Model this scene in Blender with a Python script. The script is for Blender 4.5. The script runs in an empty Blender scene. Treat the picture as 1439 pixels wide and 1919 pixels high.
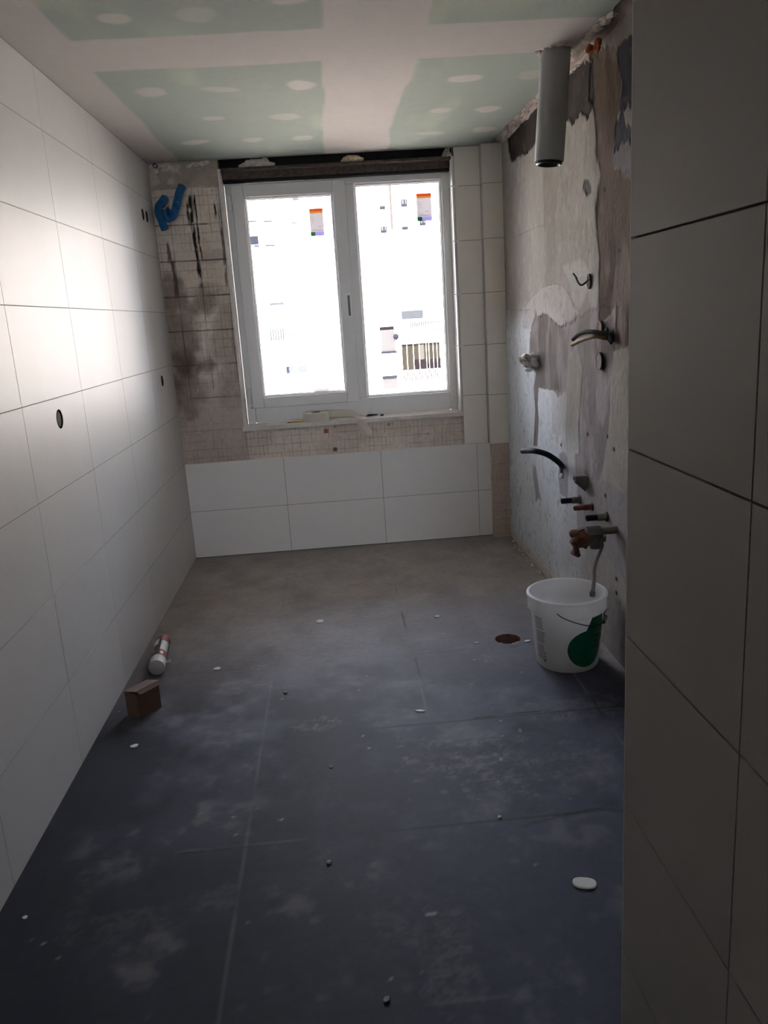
import bpy, bmesh, math, random
import numpy as np
from mathutils import Vector, Matrix

# ------------------------------------------------------------------ camera
FPX = 1488.16; IW, IH = 1439.0, 1919.0
CAM = np.array([0.9392, 0.0, 1.3979]); YAW, PITCH, ROLL = -0.0531, 0.2406, -0.064
def cam_axes():
    cy, sy, cp, sp = math.cos(YAW), math.sin(YAW), math.cos(PITCH), math.sin(PITCH)
    f = np.array([-sy*cp, cy*cp, -sp]); r = np.array([cy, sy, 0.0]); u = np.cross(r, f)
    c, s = math.cos(ROLL), math.sin(ROLL)
    return c*r + s*u, -s*r + c*u, f
RX, UP, FW = cam_axes()
cd = bpy.data.cameras.new('camera'); cam = bpy.data.objects.new('camera', cd)
bpy.context.scene.collection.objects.link(cam)
cam.matrix_world = Matrix([[RX[i], UP[i], -FW[i], CAM[i]] for i in range(3)] + [[0, 0, 0, 1]])
cd.sensor_fit = 'VERTICAL'; cd.sensor_height = 36.0; cd.lens = 36.0*FPX/IH
cd.clip_start = 0.03; cd.clip_end = 500
bpy.context.scene.camera = cam

# ------------------------------------------------------------------ light and exposure
S = bpy.context.scene
S.view_settings.view_transform = 'Standard'; S.view_settings.look = 'None'
S.view_settings.gamma = 1.0; S.view_settings.exposure = 1.2
S.view_settings.use_curve_mapping = False
world = bpy.data.worlds.new('sky'); S.world = world; world.use_nodes = True
bg = world.node_tree.nodes['Background']
bg.inputs['Color'].default_value = (0.84, 0.90, 1.0, 1); bg.inputs['Strength'].default_value = 7.0
sd = bpy.data.lights.new('sun', 'SUN'); sun = bpy.data.objects.new('sun', sd)
S.collection.objects.link(sun); sd.energy = 26.0; sd.color = (1.0, 0.905, 0.81); sd.angle = 0.01
sun.rotation_euler = Vector((0.25, 0.75, -0.62)).to_track_quat('-Z', 'Y').to_euler()

D = 4.8455; XR = 1.987; H = 2.3106; XP = 1.3728; YW = D + 0.13   # back wall, right wall, ceiling, partition face, window frame plane
YB = -7.0                                                        # wall behind the camera

def hit(ax, val, px, py):
    """the point of a photograph pixel on the wall, floor or ceiling plane it belongs to"""
    a = (px - IW/2)/FPX; b = (IH/2 - py)/FPX
    d = FW + a*RX + b*UP; t = (val - CAM[ax])/d[ax]
    return CAM + t*d

# ------------------------------------------------------------------ helpers
C = S.collection
def link(o, parent=None):
    C.objects.link(o)
    if parent is not None: o.parent = parent
    return o
def tag(o, label=None, cat=None, group=None, kind=None):
    if label: o['label'] = label
    if cat: o['category'] = cat
    if group: o['group'] = group
    if kind: o['kind'] = kind
    return o
def thing(name, loc, label, cat, group=None, kind=None):
    o = bpy.data.objects.new(name, None); link(o); o.location = loc; o.empty_display_size = 0.05
    return tag(o, label, cat, group, kind)

class MB:
    """collects shapes (in world or local coordinates) into one mesh"""
    def __init__(s): s.bm = bmesh.new()
    def box(s, a, b, M=None):
        vs = [s.bm.verts.new(Vector((x, y, z))) for x in (a[0], b[0]) for y in (a[1], b[1]) for z in (a[2], b[2])]
        if M is not None:
            for v in vs: v.co = M @ v.co
        for f in ((0,1,3,2),(4,6,7,5),(0,4,5,1),(2,3,7,6),(0,2,6,4),(1,5,7,3)):
            s.bm.faces.new([vs[i] for i in f])
        return s
    def lathe(s, prof, n=48, M=None, cap0=True, cap1=True):
        """prof: list of (r, z) about local Z"""
        rings = []
        for r, z in prof:
            ring = []
            for k in range(n):
                t = 2*math.pi*k/n; v = Vector((r*math.cos(t), r*math.sin(t), z))
                ring.append(s.bm.verts.new(M @ v if M is not None else v))
            rings.append(ring)
        for A, B in zip(rings, rings[1:]):
            for k in range(n): s.bm.faces.new((A[k], A[(k+1) % n], B[(k+1) % n], B[k]))
        if cap0: s.bm.faces.new(list(reversed(rings[0])))
        if cap1: s.bm.faces.new(rings[-1])
        return s
    def tube(s, pts, r, n=12, cap=True, smooth=6, ripple=None):
        P = [Vector(p) for p in pts]
        if smooth and len(P) > 2:
            Q = []
            for i in range(len(P)-1):
                p0 = P[max(i-1, 0)]; p1 = P[i]; p2 = P[i+1]; p3 = P[min(i+2, len(P)-1)]
                for k in range(smooth):
                    t = k/smooth
                    Q.append(0.5*((2*p1)+(-p0+p2)*t+(2*p0-5*p1+4*p2-p3)*t*t+(-p0+3*p1-3*p2+p3)*t**3))
            Q.append(P[-1]); P = Q
        R = r if callable(r) else (lambda t: r)
        up = None; rings = []
        for i, p in enumerate(P):
            T = (P[min(i+1, len(P)-1)] - P[max(i-1, 0)]).normalized()
            if up is None:
                up = T.orthogonal().normalized()
            up = (up - up.dot(T)*T).normalized(); B = T.cross(up)
            rr = R(i/(len(P)-1))
            if ripple and i % 2: rr *= ripple
            rings.append([s.bm.verts.new(p + rr*(math.cos(2*math.pi*k/n)*up + math.sin(2*math.pi*k/n)*B)) for k in range(n)])
        for A, B_ in zip(rings, rings[1:]):
            for k in range(n): s.bm.faces.new((A[k], A[(k+1) % n], B_[(k+1) % n], B_[k]))
        if cap:
            s.bm.faces.new(list(reversed(rings[0]))); s.bm.faces.new(rings[-1])
        return s
    def rock(s, c, size, seed, sub=2, M=None, rough=0.35):
        rnd = random.Random(seed)
        r = bmesh.ops.create_icosphere(s.bm, subdivisions=sub, radius=1.0)
        ax = [Vector((rnd.uniform(-1, 1), rnd.uniform(-1, 1), rnd.uniform(-1, 1))).normalized() for _ in range(9)]
        am = [rnd.uniform(-rough, rough) for _ in ax]
        for v in r['verts']:
            d = v.co.normalized(); k = 1 + sum(a*max(0, d.dot(x))**3 for a, x in zip(am, ax))
            v.co = Vector((d.x*size[0]*k, d.y*size[1]*k, d.z*size[2]*k))
            v.co = (M @ v.co if M is not None else v.co) + Vector(c)
        return s
    def prism(s, pts, y0, y1, plane='xz'):
        """extrude a polygon given in a plane"""
        def P(a, b, h): return {'xz': (a, h, b), 'xy': (a, b, h), 'yz': (h, a, b)}[plane]
        A = [s.bm.verts.new(P(a, b, y0)) for a, b in pts]; B = [s.bm.verts.new(P(a, b, y1)) for a, b in pts]
        n = len(pts)
        s.bm.faces.new(A); s.bm.faces.new(list(reversed(B)))
        for k in range(n): s.bm.faces.new((A[k], B[k], B[(k+1) % n], A[(k+1) % n]))
        return s
    def build(s, name, mat, parent=None, smooth=False, bevel=0, org=None, segs=2):
        bmesh.ops.recalc_face_normals(s.bm, faces=s.bm.faces[:])
        if org is not None:
            for v in s.bm.verts: v.co -= Vector(org)
        me = bpy.data.meshes.new(name); s.bm.to_mesh(me); s.bm.free()
        if smooth:
            for p in me.polygons: p.use_smooth = True
        me.materials.append(mat)
        o = bpy.data.objects.new(name, me)
        if bevel:
            m = o.modifiers.new('bevel', 'BEVEL'); m.width = bevel; m.segments = segs; m.limit_method = 'ANGLE'; m.angle_limit = 0.6
            m.harden_normals = False
        if smooth:
            es = o.modifiers.new('edges', 'EDGE_SPLIT'); es.split_angle = 0.75
        if org is not None and parent is None: o.location = org
        return link(o, parent)

# ------------------------------------------------------------------ materials
def mat(name, col, rough=0.6, metal=0.0, noise=0.0, nscale=20.0, bump=0.0, bscale=60.0, spec=0.5, attr=False, stretch=(1, 1, 1), transl=0.0, tint=None):
    m = bpy.data.materials.new(name); m.use_nodes = True
    nt = m.node_tree; N = nt.nodes; L = nt.links; p = N['Principled BSDF']
    p.inputs['Roughness'].default_value = rough; p.inputs['Metallic'].default_value = metal
    p.inputs['Specular IOR Level'].default_value = spec
    tc = N.new('ShaderNodeTexCoord'); mp = N.new('ShaderNodeMapping'); L.new(tc.outputs['Object'], mp.inputs['Vector'])
    mp.inputs['Scale'].default_value = stretch
    if attr:
        a = N.new('ShaderNodeAttribute'); a.attribute_name = 'Col'; src = a.outputs['Color']
    else:
        rgb = N.new('ShaderNodeRGB'); rgb.outputs[0].default_value = (*col, 1); src = rgb.outputs[0]
    if noise:
        t = N.new('ShaderNodeTexNoise'); t.inputs['Scale'].default_value = nscale; t.inputs['Detail'].default_value = 6
        t.inputs['Roughness'].default_value = 0.65
        L.new(mp.outputs['Vector'], t.inputs['Vector'])
        mr = N.new('ShaderNodeMapRange'); mr.inputs['From Min'].default_value = 0.25; mr.inputs['From Max'].default_value = 0.75
        mr.inputs['To Min'].default_value = 1-noise; mr.inputs['To Max'].default_value = 1+noise
        L.new(t.outputs['Fac'], mr.inputs['Value'])
        vm = N.new('ShaderNodeVectorMath'); vm.operation = 'SCALE'
        L.new(src, vm.inputs[0]); L.new(mr.outputs[0], vm.inputs['Scale']); src = vm.outputs[0]
    L.new(src, p.inputs['Base Color'])
    if bump:
        t2 = N.new('ShaderNodeTexNoise'); t2.inputs['Scale'].default_value = bscale; t2.inputs['Detail'].default_value = 5
        L.new(mp.outputs['Vector'], t2.inputs['Vector'])
        b = N.new('ShaderNodeBump'); b.inputs['Strength'].default_value = bump; b.inputs['Distance'].default_value = 0.01
        L.new(t2.outputs['Fac'], b.inputs['Height']); L.new(b.outputs['Normal'], p.inputs['Normal'])
    if transl:
        tr = N.new('ShaderNodeBsdfTranslucent'); L.new(src, tr.inputs['Color'])
        mx = N.new('ShaderNodeMixShader'); mx.inputs[0].default_value = transl
        L.new(p.outputs[0], mx.inputs[1]); L.new(tr.outputs[0], mx.inputs[2]); L.new(mx.outputs[0], N['Material Output'].inputs['Surface'])
    return m
def glass_mat(name):
    m = bpy.data.materials.new(name); m.use_nodes = True; nt = m.node_tree; nt.nodes.clear()
    out = nt.nodes.new('ShaderNodeOutputMaterial'); t = nt.nodes.new('ShaderNodeBsdfTransparent'); t.inputs[0].default_value = (0.95, 0.94, 0.95, 1)
    g = nt.nodes.new('ShaderNodeBsdfGlossy'); g.inputs['Roughness'].default_value = 0.02
    f = nt.nodes.new('ShaderNodeFresnel'); f.inputs[0].default_value = 1.45; mx = nt.nodes.new('ShaderNodeMixShader')
    nt.links.new(f.outputs[0], mx.inputs[0]); nt.links.new(t.outputs[0], mx.inputs[1]); nt.links.new(g.outputs[0], mx.inputs[2])
    nt.links.new(mx.outputs[0], out.inputs[0]); return m

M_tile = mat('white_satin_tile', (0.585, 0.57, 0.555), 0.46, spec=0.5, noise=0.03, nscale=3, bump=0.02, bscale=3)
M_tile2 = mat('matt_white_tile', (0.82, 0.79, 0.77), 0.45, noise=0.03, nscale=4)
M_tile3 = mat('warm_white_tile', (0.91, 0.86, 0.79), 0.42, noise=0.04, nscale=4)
M_tile4 = mat('shaded_white_tile', (0.27, 0.25, 0.228), 0.7, spec=0.2, noise=0.04, nscale=4)  # partition's white tile with its shade put into the colour
M_grout = mat('open_joint', (0.10, 0.095, 0.09), 0.95)
M_joint = mat('pale_joint', (0.22, 0.21, 0.205), 0.95)
M_ceil = mat('plasterboard', (1, 1, 1), 0.9, spec=0.1, attr=True, noise=0.04, nscale=18, bump=0.03, bscale=9)
M_floor = mat('dusty_floor_tile', (1, 1, 1), 0.62, attr=True, noise=0.14, nscale=35, bump=0.05, bscale=80, spec=0.22)
M_wall = mat('stripped_plaster', (1, 1, 1), 0.9, spec=0.06, attr=True, noise=0.07, nscale=30, bump=0.2, bscale=45, stretch=(1, 1, 0.8))
M_mos = mat('adhesive_imprint', (1, 1, 1), 0.9, spec=0.1, attr=True, noise=0.14, nscale=60, bump=0.15, bscale=90)
M_paint = mat('plain_paint', (0.55, 0.53, 0.5), 0.9, noise=0.05)
M_concrete = mat('rough_concrete', (0.28, 0.25, 0.22), 0.95, noise=0.35, nscale=30, bump=0.8, bscale=40)
M_plasterlump = mat('broken_plaster', (0.70, 0.62, 0.55), 0.95, noise=0.3, nscale=45, bump=0.8, bscale=60)
M_void = mat('dark_void', (0.018, 0.015, 0.014), 0.95, noise=0.4, nscale=30)
M_rust = mat('sooty_steel', (0.085, 0.062, 0.052), 0.8, noise=0.6, nscale=45, bump=0.6, bscale=70)
M_foam = mat('expanding_foam', (0.75, 0.62, 0.42), 0.9, noise=0.3, nscale=30, bump=0.6, bscale=50)
M_pvc = mat('white_upvc', (0.74, 0.73, 0.72), 0.35, noise=0.02)
M_bead = mat('glazing_bead', (0.85, 0.85, 0.85), 0.3)
M_seal = mat('rubber_seal', (0.12, 0.12, 0.12), 0.7)
M_glass = glass_mat('window_glass')
M_marble = mat('pale_marble', (0.66, 0.60, 0.56), 0.35, noise=0.15, nscale=14)
M_greypvc = mat('grey_pvc_pipe', (0.42, 0.435, 0.435), 0.6, spec=0.25, noise=0.05, nscale=8)
M_blue = mat('blue_corrugated_conduit', (0.012, 0.12, 0.30), 0.5, noise=0.2, nscale=40)
M_black = mat('black_plastic', (0.015, 0.015, 0.017), 0.45)
M_navy = mat('dark_blue_hose', (0.012, 0.016, 0.03), 0.7, spec=0.3)
M_greycable = mat('grey_cable', (0.13, 0.13, 0.12), 0.6, noise=0.2)
M_brownc = mat('dusty_brown_conduit', (0.20, 0.13, 0.06), 0.7, noise=0.4, nscale=50)
M_darkc = mat('dusty_dark_conduit', (0.07, 0.06, 0.05), 0.7, noise=0.4, nscale=50)
M_brass = mat('tarnished_brass', (0.22, 0.19, 0.15), 0.5, metal=0.6, noise=0.3, nscale=60)
M_copper = mat('copper_pipe', (0.20, 0.085, 0.05), 0.6, metal=0.6, noise=0.3, nscale=50)
M_rusty = mat('rusty_iron', (0.13, 0.055, 0.032), 0.85, noise=0.5, nscale=80, bump=0.6, bscale=120)
M_chrome = mat('dull_chrome', (0.16, 0.155, 0.16), 0.35, metal=0.8)
M_braid = mat('braided_hose', (0.22, 0.22, 0.23), 0.5, metal=0.3, noise=0.35, nscale=250)
M_bucket = mat('white_bucket_plastic', (0.84, 0.84, 0.84), 0.45, noise=0.04, nscale=12, transl=0.45)
M_green = mat('green_print', (0.0, 0.16, 0.09), 0.4, noise=0.25, nscale=30)
M_dkgreen = mat('dark_green_print', (0.0, 0.05, 0.03), 0.4)
M_print = mat('black_print', (0.05, 0.05, 0.055), 0.5)
M_whitep = mat('white_print', (0.75, 0.75, 0.74), 0.5)
M_wire = mat('dark_wire', (0.05, 0.05, 0.05), 0.4, metal=0.7)
M_card = mat('shaded_brown_cardboard', (0.085, 0.042, 0.024), 0.85, noise=0.15, nscale=30, bump=0.1, bscale=120)  # box sides darkened because they face away from the window
M_cardtop = mat('lit_cardboard_lid', (0.21, 0.15, 0.125), 0.85, noise=0.15, nscale=30)  # same cardboard, lighter where the top catches the light
M_cap = mat('white_plastic_cap', (0.72, 0.72, 0.73), 0.35)
M_can = mat('black_can_label', (0.03, 0.03, 0.035), 0.35)
M_red = mat('red_label', (0.42, 0.07, 0.035), 0.45)
M_steel = mat('bare_steel', (0.5, 0.5, 0.5), 0.3, metal=1.0)
M_paper = mat('paper_tape', (0.94, 0.91, 0.84), 0.85, transl=0.55)
M_core = mat('card_core', (0.12, 0.10, 0.09), 0.9)
M_yellow = mat('yellow_paint', (0.65, 0.48, 0.04), 0.5)
M_chip = mat('white_plaster', (0.74, 0.74, 0.75), 0.9, noise=0.08, nscale=60, bump=0.2, bscale=200)
M_grit = mat('grey_grit', (0.3, 0.3, 0.3), 0.9)
M_wrap = mat('grey_crumpled_foil', (0.45, 0.43, 0.40), 0.5, noise=0.4, nscale=70)
M_terra = mat('terracotta', (0.36, 0.10, 0.035), 0.9, noise=0.3, nscale=150)
M_brownsq = mat('brown_residue', (0.15, 0.07, 0.05), 0.9)
M_mud = mat('reddish_rubble', (0.26, 0.15, 0.12), 0.95, noise=0.5, nscale=90, bump=0.6, bscale=100)
M_ringfill = mat('grey_wall_filling', (0.22, 0.20, 0.20), 0.95, spec=0.1, noise=0.25, nscale=60)
M_boxin = mat('mortar_filling', (0.10, 0.092, 0.07), 0.95, noise=0.4, nscale=60)
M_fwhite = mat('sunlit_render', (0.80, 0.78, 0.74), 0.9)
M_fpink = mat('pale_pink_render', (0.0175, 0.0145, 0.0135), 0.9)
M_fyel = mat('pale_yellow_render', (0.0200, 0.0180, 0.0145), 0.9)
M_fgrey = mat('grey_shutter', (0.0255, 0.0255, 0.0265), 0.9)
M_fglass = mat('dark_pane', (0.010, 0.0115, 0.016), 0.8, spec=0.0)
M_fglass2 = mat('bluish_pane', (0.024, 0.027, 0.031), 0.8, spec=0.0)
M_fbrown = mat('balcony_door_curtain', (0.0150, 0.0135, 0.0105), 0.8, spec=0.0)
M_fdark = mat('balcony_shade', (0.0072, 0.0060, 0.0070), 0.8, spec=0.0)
M_frail = mat('white_railing', (0.75, 0.75, 0.75), 0.6)
M_fground = mat('street_paving', (0.58, 0.54, 0.49), 0.95)
M_fyard = mat('shaded_yard', (0.07, 0.068, 0.065), 0.95)  # rear yard's shade put into the ground colour, cutting fill from behind
M_sor = mat('orange_print', (0.72, 0.20, 0.05), 0.5, transl=0.33)
M_syl = mat('yellow_print', (0.75, 0.50, 0.10), 0.5, transl=0.33)
M_swh = mat('white_label_paper', (0.72, 0.70, 0.72), 0.6, transl=0.33)
M_sgr = mat('dark_green_label', (0.05, 0.30, 0.13), 0.5, transl=0.3)
M_spu = mat('purple_label', (0.55, 0.52, 0.80), 0.5, transl=0.33)
M_stx = mat('grey_label_text', (0.25, 0.25, 0.27), 0.6)

# ------------------------------------------------------------------ noise and painted grids
def lattice(seed, n=256): return np.random.RandomState(seed).rand(n, n)
LT = {}
def vnoise(u, v, seed):
    if seed not in LT: LT[seed] = lattice(seed)
    G = LT[seed]; iu = np.floor(u).astype(int); iv = np.floor(v).astype(int); fu = u-iu; fv = v-iv
    fu = fu*fu*(3-2*fu); fv = fv*fv*(3-2*fv); g = lambda a, b: G[a % 256, b % 256]
    return (g(iu, iv)*(1-fu)+g(iu+1, iv)*fu)*(1-fv) + (g(iu, iv+1)*(1-fu)+g(iu+1, iv+1)*fu)*fv
def fbm(u, v, seed, oct=4, gain=0.5):
    s = 0; a = 1; t = 0
    for k in range(oct):
        s = s + a*vnoise(u*2**k + 7.3*k, v*2**k + 3.1*k, seed+k); t += a; a *= gain
    return s/t
def sstep(a, b, x):
    t = np.clip((x-a)/(b-a), 0, 1); return t*t*(3-2*t)
def poly_sd(u, v, P):
    """signed distance to a polygon, positive inside"""
    P = np.array(P, float); n = len(P); d = np.full(u.shape, 1e9); inside = np.zeros(u.shape, bool)
    for i in range(n):
        a = P[i]; b = P[(i+1) % n]; e = b-a; wu = u-a[0]; wv = v-a[1]
        t = np.clip((wu*e[0]+wv*e[1])/(e@e+1e-12), 0, 1)
        d = np.minimum(d, (wu-t*e[0])**2+(wv-t*e[1])**2)
        c = ((a[1] > v) != (b[1] > v)) & (u < (b[0]-a[0])*(v-a[1])/(b[1]-a[1]+1e-15)+a[0])
        inside ^= c
    d = np.sqrt(d); return np.where(inside, d, -d)
def mixc(c, col, k): return c*(1-k[..., None]) + np.array(col)*k[..., None]
def grid(name, us, vs, place, colfn, matl, hfn=None, parent=None):
    U, V = np.meshgrid(np.array(us), np.array(vs), indexing='ij')
    Cc = colfn(U, V); Hh = hfn(U, V) if hfn else np.zeros_like(U)
    X = place(U, V, Hh); co = np.stack(X, -1).reshape(-1, 3)
    nu, nv = U.shape; idx = np.arange(nu*nv).reshape(nu, nv)
    F = np.stack([idx[:-1, :-1], idx[1:, :-1], idx[1:, 1:], idx[:-1, 1:]], -1).reshape(-1, 4)
    me = bpy.data.meshes.new(name); me.vertices.add(len(co)); me.vertices.foreach_set('co', co.astype(np.float32).ravel())
    me.loops.add(F.size); me.loops.foreach_set('vertex_index', F.ravel().astype(np.int32))
    me.polygons.add(len(F)); me.polygons.foreach_set('loop_start', (np.arange(len(F))*4).astype(np.int32))
    me.polygons.foreach_set('loop_total', np.full(len(F), 4, np.int32))
    me.update(calc_edges=True); me.validate()
    a = me.color_attributes.new('Col', 'FLOAT_COLOR', 'POINT')
    a.data.foreach_set('color', np.concatenate([np.clip(Cc, 0, 1).reshape(-1, 3), np.ones((nu*nv, 1))], 1).astype(np.float32).ravel())
    for p in me.polygons: p.use_smooth = True
    me.materials.append(matl); return link(bpy.data.objects.new(name, me), parent)
def rng(*seg):
    out = []
    for a, b, st in seg: out += list(np.arange(a, b-1e-9, st))
    return out + [seg[-1][1]]

# ------------------------------------------------------------------ floor
DRAIN = (1.614, 3.200, 0.055)
JX = (0.0, 0.60, 1.19, 1.79); JY = (1.36, 1.95, 2.525, 3.125, 3.72, 4.30)
def floor_col(u, v):
    c = np.zeros(u.shape+(3,)) + np.array((0.029, 0.031, 0.041))
    n1 = fbm(u*2.2, v*2.2, 1, 5); n2 = fbm(u*7, v*7, 11, 5); n3 = fbm(u*22, v*22, 21, 4)
    dust = sstep(0.42, 0.70, n1*0.55+n2*0.45)
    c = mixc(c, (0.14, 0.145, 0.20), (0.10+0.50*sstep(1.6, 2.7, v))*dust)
    c = mixc(c, (0.56, 0.50, 0.46), 0.80*sstep(2.5, 4.0, v)*(0.55+0.45*n2))  # far dust, strengthened so the colour carries the light falling off from the window
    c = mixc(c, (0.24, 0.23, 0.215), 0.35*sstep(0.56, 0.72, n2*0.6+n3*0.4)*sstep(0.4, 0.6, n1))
    c = mixc(c, (0.085, 0.098, 0.165), 0.38*sstep(0.6, 1.5, u+0.3*(n1-0.5))*sstep(4.2, 3.2, v))  # cool skylight on the middle and right of the floor, put into the colour
    # plaster smears
    for (x, y, rx, ry, s, k) in ((1.27, 2.30, .19, .17, 0, .75), (1.35, 2.10, .10, .12, 4, .6), (0.33, 1.68, .12, .06, 1, .6), (0.46, 2.95, .12, .06, 2, .6), (0.52, 3.12, .05, .03, 5, .8),
                                 (1.10, 1.47, .07, .20, 3, .75), (1.50, 3.02, .05, .05, 6, 1.), (1.72, 1.77, .05, .04, 7, .7), (0.80, 2.60, .10, .05, 8, .7), (1.05, 3.60, .07, .03, 9, .8),
                                 (0.55, 1.75, .06, .05, 12, .5), (0.98, 1.58, .05, .10, 13, .5), (0.20, 1.85, .04, .10, 14, .4), (1.1, 4.4, .3, .2, 15, .5), (1.70, 2.55, .22, .10, 16, .45), (1.6, 2.2, .2, .12, 17, .35)):
        q = ((u-x)/rx)**2 + ((v-y)/ry)**2
        m = sstep(1.3, 0.2, q + 1.6*(fbm(u*28, v*28, 31+s, 4)-0.5)*2) * sstep(0.30, 0.75, fbm(u*38+x*9+20*(n3-0.5), v*38, 51+s, 4))
        c = mixc(c, (0.36, 0.34, 0.31), k*(0.18+0.22*sstep(1.7, 2.4, np.full(u.shape, y)))*m)
    # dark damp stains
    for (x, y, r) in ((1.22, 2.32, .10), (1.52, 2.42, .10), (0.98, 2.48, .07), (1.45, 1.97, .05), (1.62, 1.97, .06), (1.40, 2.32, .07)):
        q = ((u-x)/r)**2 + ((v-y)/(r*0.6))**2
        c = mixc(c, (0.03, 0.032, 0.045), 0.6*sstep(1.2, 0.1, q+1.5*(fbm(u*20, v*20, 71, 3)-0.5)*2))
    # specks
    sp = vnoise(u*60, v*60, 90); c = mixc(c, (0.42, 0.42, 0.42), 0.5*sstep(0.975, 0.99, sp))
    # joints between the big tiles, dusty or open
    for i, x in enumerate(JX):
        d = np.abs(u - x - 0.004*(fbm(v*3, v*0+5.5, 95+i, 2)-0.5)); br = fbm(v*2.5, v*0+1.5, 99+i, 3)
        if i == 1:
            c = mixc(c, (0.24, 0.23, 0.215), 0.24*sstep(0.004, 0.001, d)*sstep(0.25, 0.5, br)); continue
        c = mixc(c, (0.26, 0.25, 0.235), 0.45*sstep(0.003, 0.001, d)*sstep(0.45, 0.6, br))
        c = mixc(c, (0.035, 0.035, 0.04), 0.8*sstep(0.004, 0.0015, d)*sstep(0.45, 0.35, br))
    for i, y in enumerate(JY):
        if y > 3.3: continue
        d = np.abs(v - y); br = fbm(u*3, u*0+2.5, 105+i, 3)
        c = mixc(c, (0.035, 0.035, 0.04), 0.9*sstep(0.005, 0.002, d)*sstep(0.42, 0.55, br))
        c = mixc(c, (0.20, 0.20, 0.21), 0.25*sstep(0.004, 0.0015, d)*sstep(0.40, 0.30, br))
    for (pa, pb, w, k) in (((777, 1233), (786, 1268), .004, .9), ((786, 1268), (792, 1300), .002, .5), ((888, 1346), (1012, 1332), .004, .9), ((1012, 1332), (1165, 1325), .002, .5), ((940, 1215), (1000, 1207), .0025, .6), ((980, 1548), (1060, 1527), .006, .5), ((1060, 1527), (1120, 1516), .010, .6), ((1120, 1516), (1170, 1520), .010, .6), ((300, 1602), (470, 1586), .003, .7)):
        A = hit(2, 0, *pa)[:2]; B = hit(2, 0, *pb)[:2]; e = B-A; t = np.clip(((u-A[0])*e[0]+(v-A[1])*e[1])/(e@e), 0, 1)
        d = np.hypot(u-A[0]-t*e[0], v-A[1]-t*e[1]+0.006*(n3-0.5)); c = mixc(c, (0.018, 0.018, 0.02), k*sstep(w, w*0.4, d))
    # dust gathered along the walls
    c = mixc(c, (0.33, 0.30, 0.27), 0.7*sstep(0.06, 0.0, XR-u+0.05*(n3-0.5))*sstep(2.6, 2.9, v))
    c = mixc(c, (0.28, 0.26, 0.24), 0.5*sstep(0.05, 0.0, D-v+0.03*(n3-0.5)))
    return c
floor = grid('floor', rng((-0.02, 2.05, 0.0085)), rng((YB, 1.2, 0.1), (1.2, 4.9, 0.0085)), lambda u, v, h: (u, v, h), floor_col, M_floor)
tag(floor, kind='structure')
# thickness under the tiles and the drain opening cut out of it
def cut_round(o, x, y, z, r, axis, depth):
    """really cut a round opening through a wall or floor"""
    bmc = bmesh.new(); bmesh.ops.create_cone(bmc, cap_ends=True, segments=40, radius1=r, radius2=r, depth=depth)
    if axis == 'X': bmesh.ops.rotate(bmc, verts=bmc.verts, matrix=Matrix.Rotation(math.pi/2, 3, 'Y'))
    bmesh.ops.translate(bmc, verts=bmc.verts, vec=(x, y, z))
    me = bpy.data.meshes.new('cutter'); bmc.to_mesh(me); bmc.free(); k = bpy.data.objects.new('cutter', me); C.objects.link(k)
    m = o.modifiers.new('cut', 'BOOLEAN'); m.object = k; m.operation = 'DIFFERENCE'; m.solver = 'EXACT'
    dg = bpy.context.evaluated_depsgraph_get(); dg.update()
    nm = bpy.data.meshes.new_from_object(o.evaluated_get(dg)); o.modifiers.remove(m); o.data = nm
    bpy.data.objects.remove(k)
# open the grid where the drain is and snap its rim to a circle
bmf = bmesh.new(); bmf.from_mesh(floor.data)
kill = [f for f in bmf.faces if (f.calc_center_median().x-DRAIN[0])**2 + (f.calc_center_median().y-DRAIN[1])**2 < DRAIN[2]**2]
bmesh.ops.delete(bmf, geom=kill, context='FACES')
for e in [e for e in bmf.edges if e.is_boundary]:
    for v in e.verts:
        dx, dy = v.co.x-DRAIN[0], v.co.y-DRAIN[1]; r = math.hypot(dx, dy)
        if r < 0.1: v.co.x = DRAIN[0]+dx/r*DRAIN[2]; v.co.y = DRAIN[1]+dy/r*DRAIN[2]
bmf.to_mesh(floor.data); bmf.free()

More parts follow.
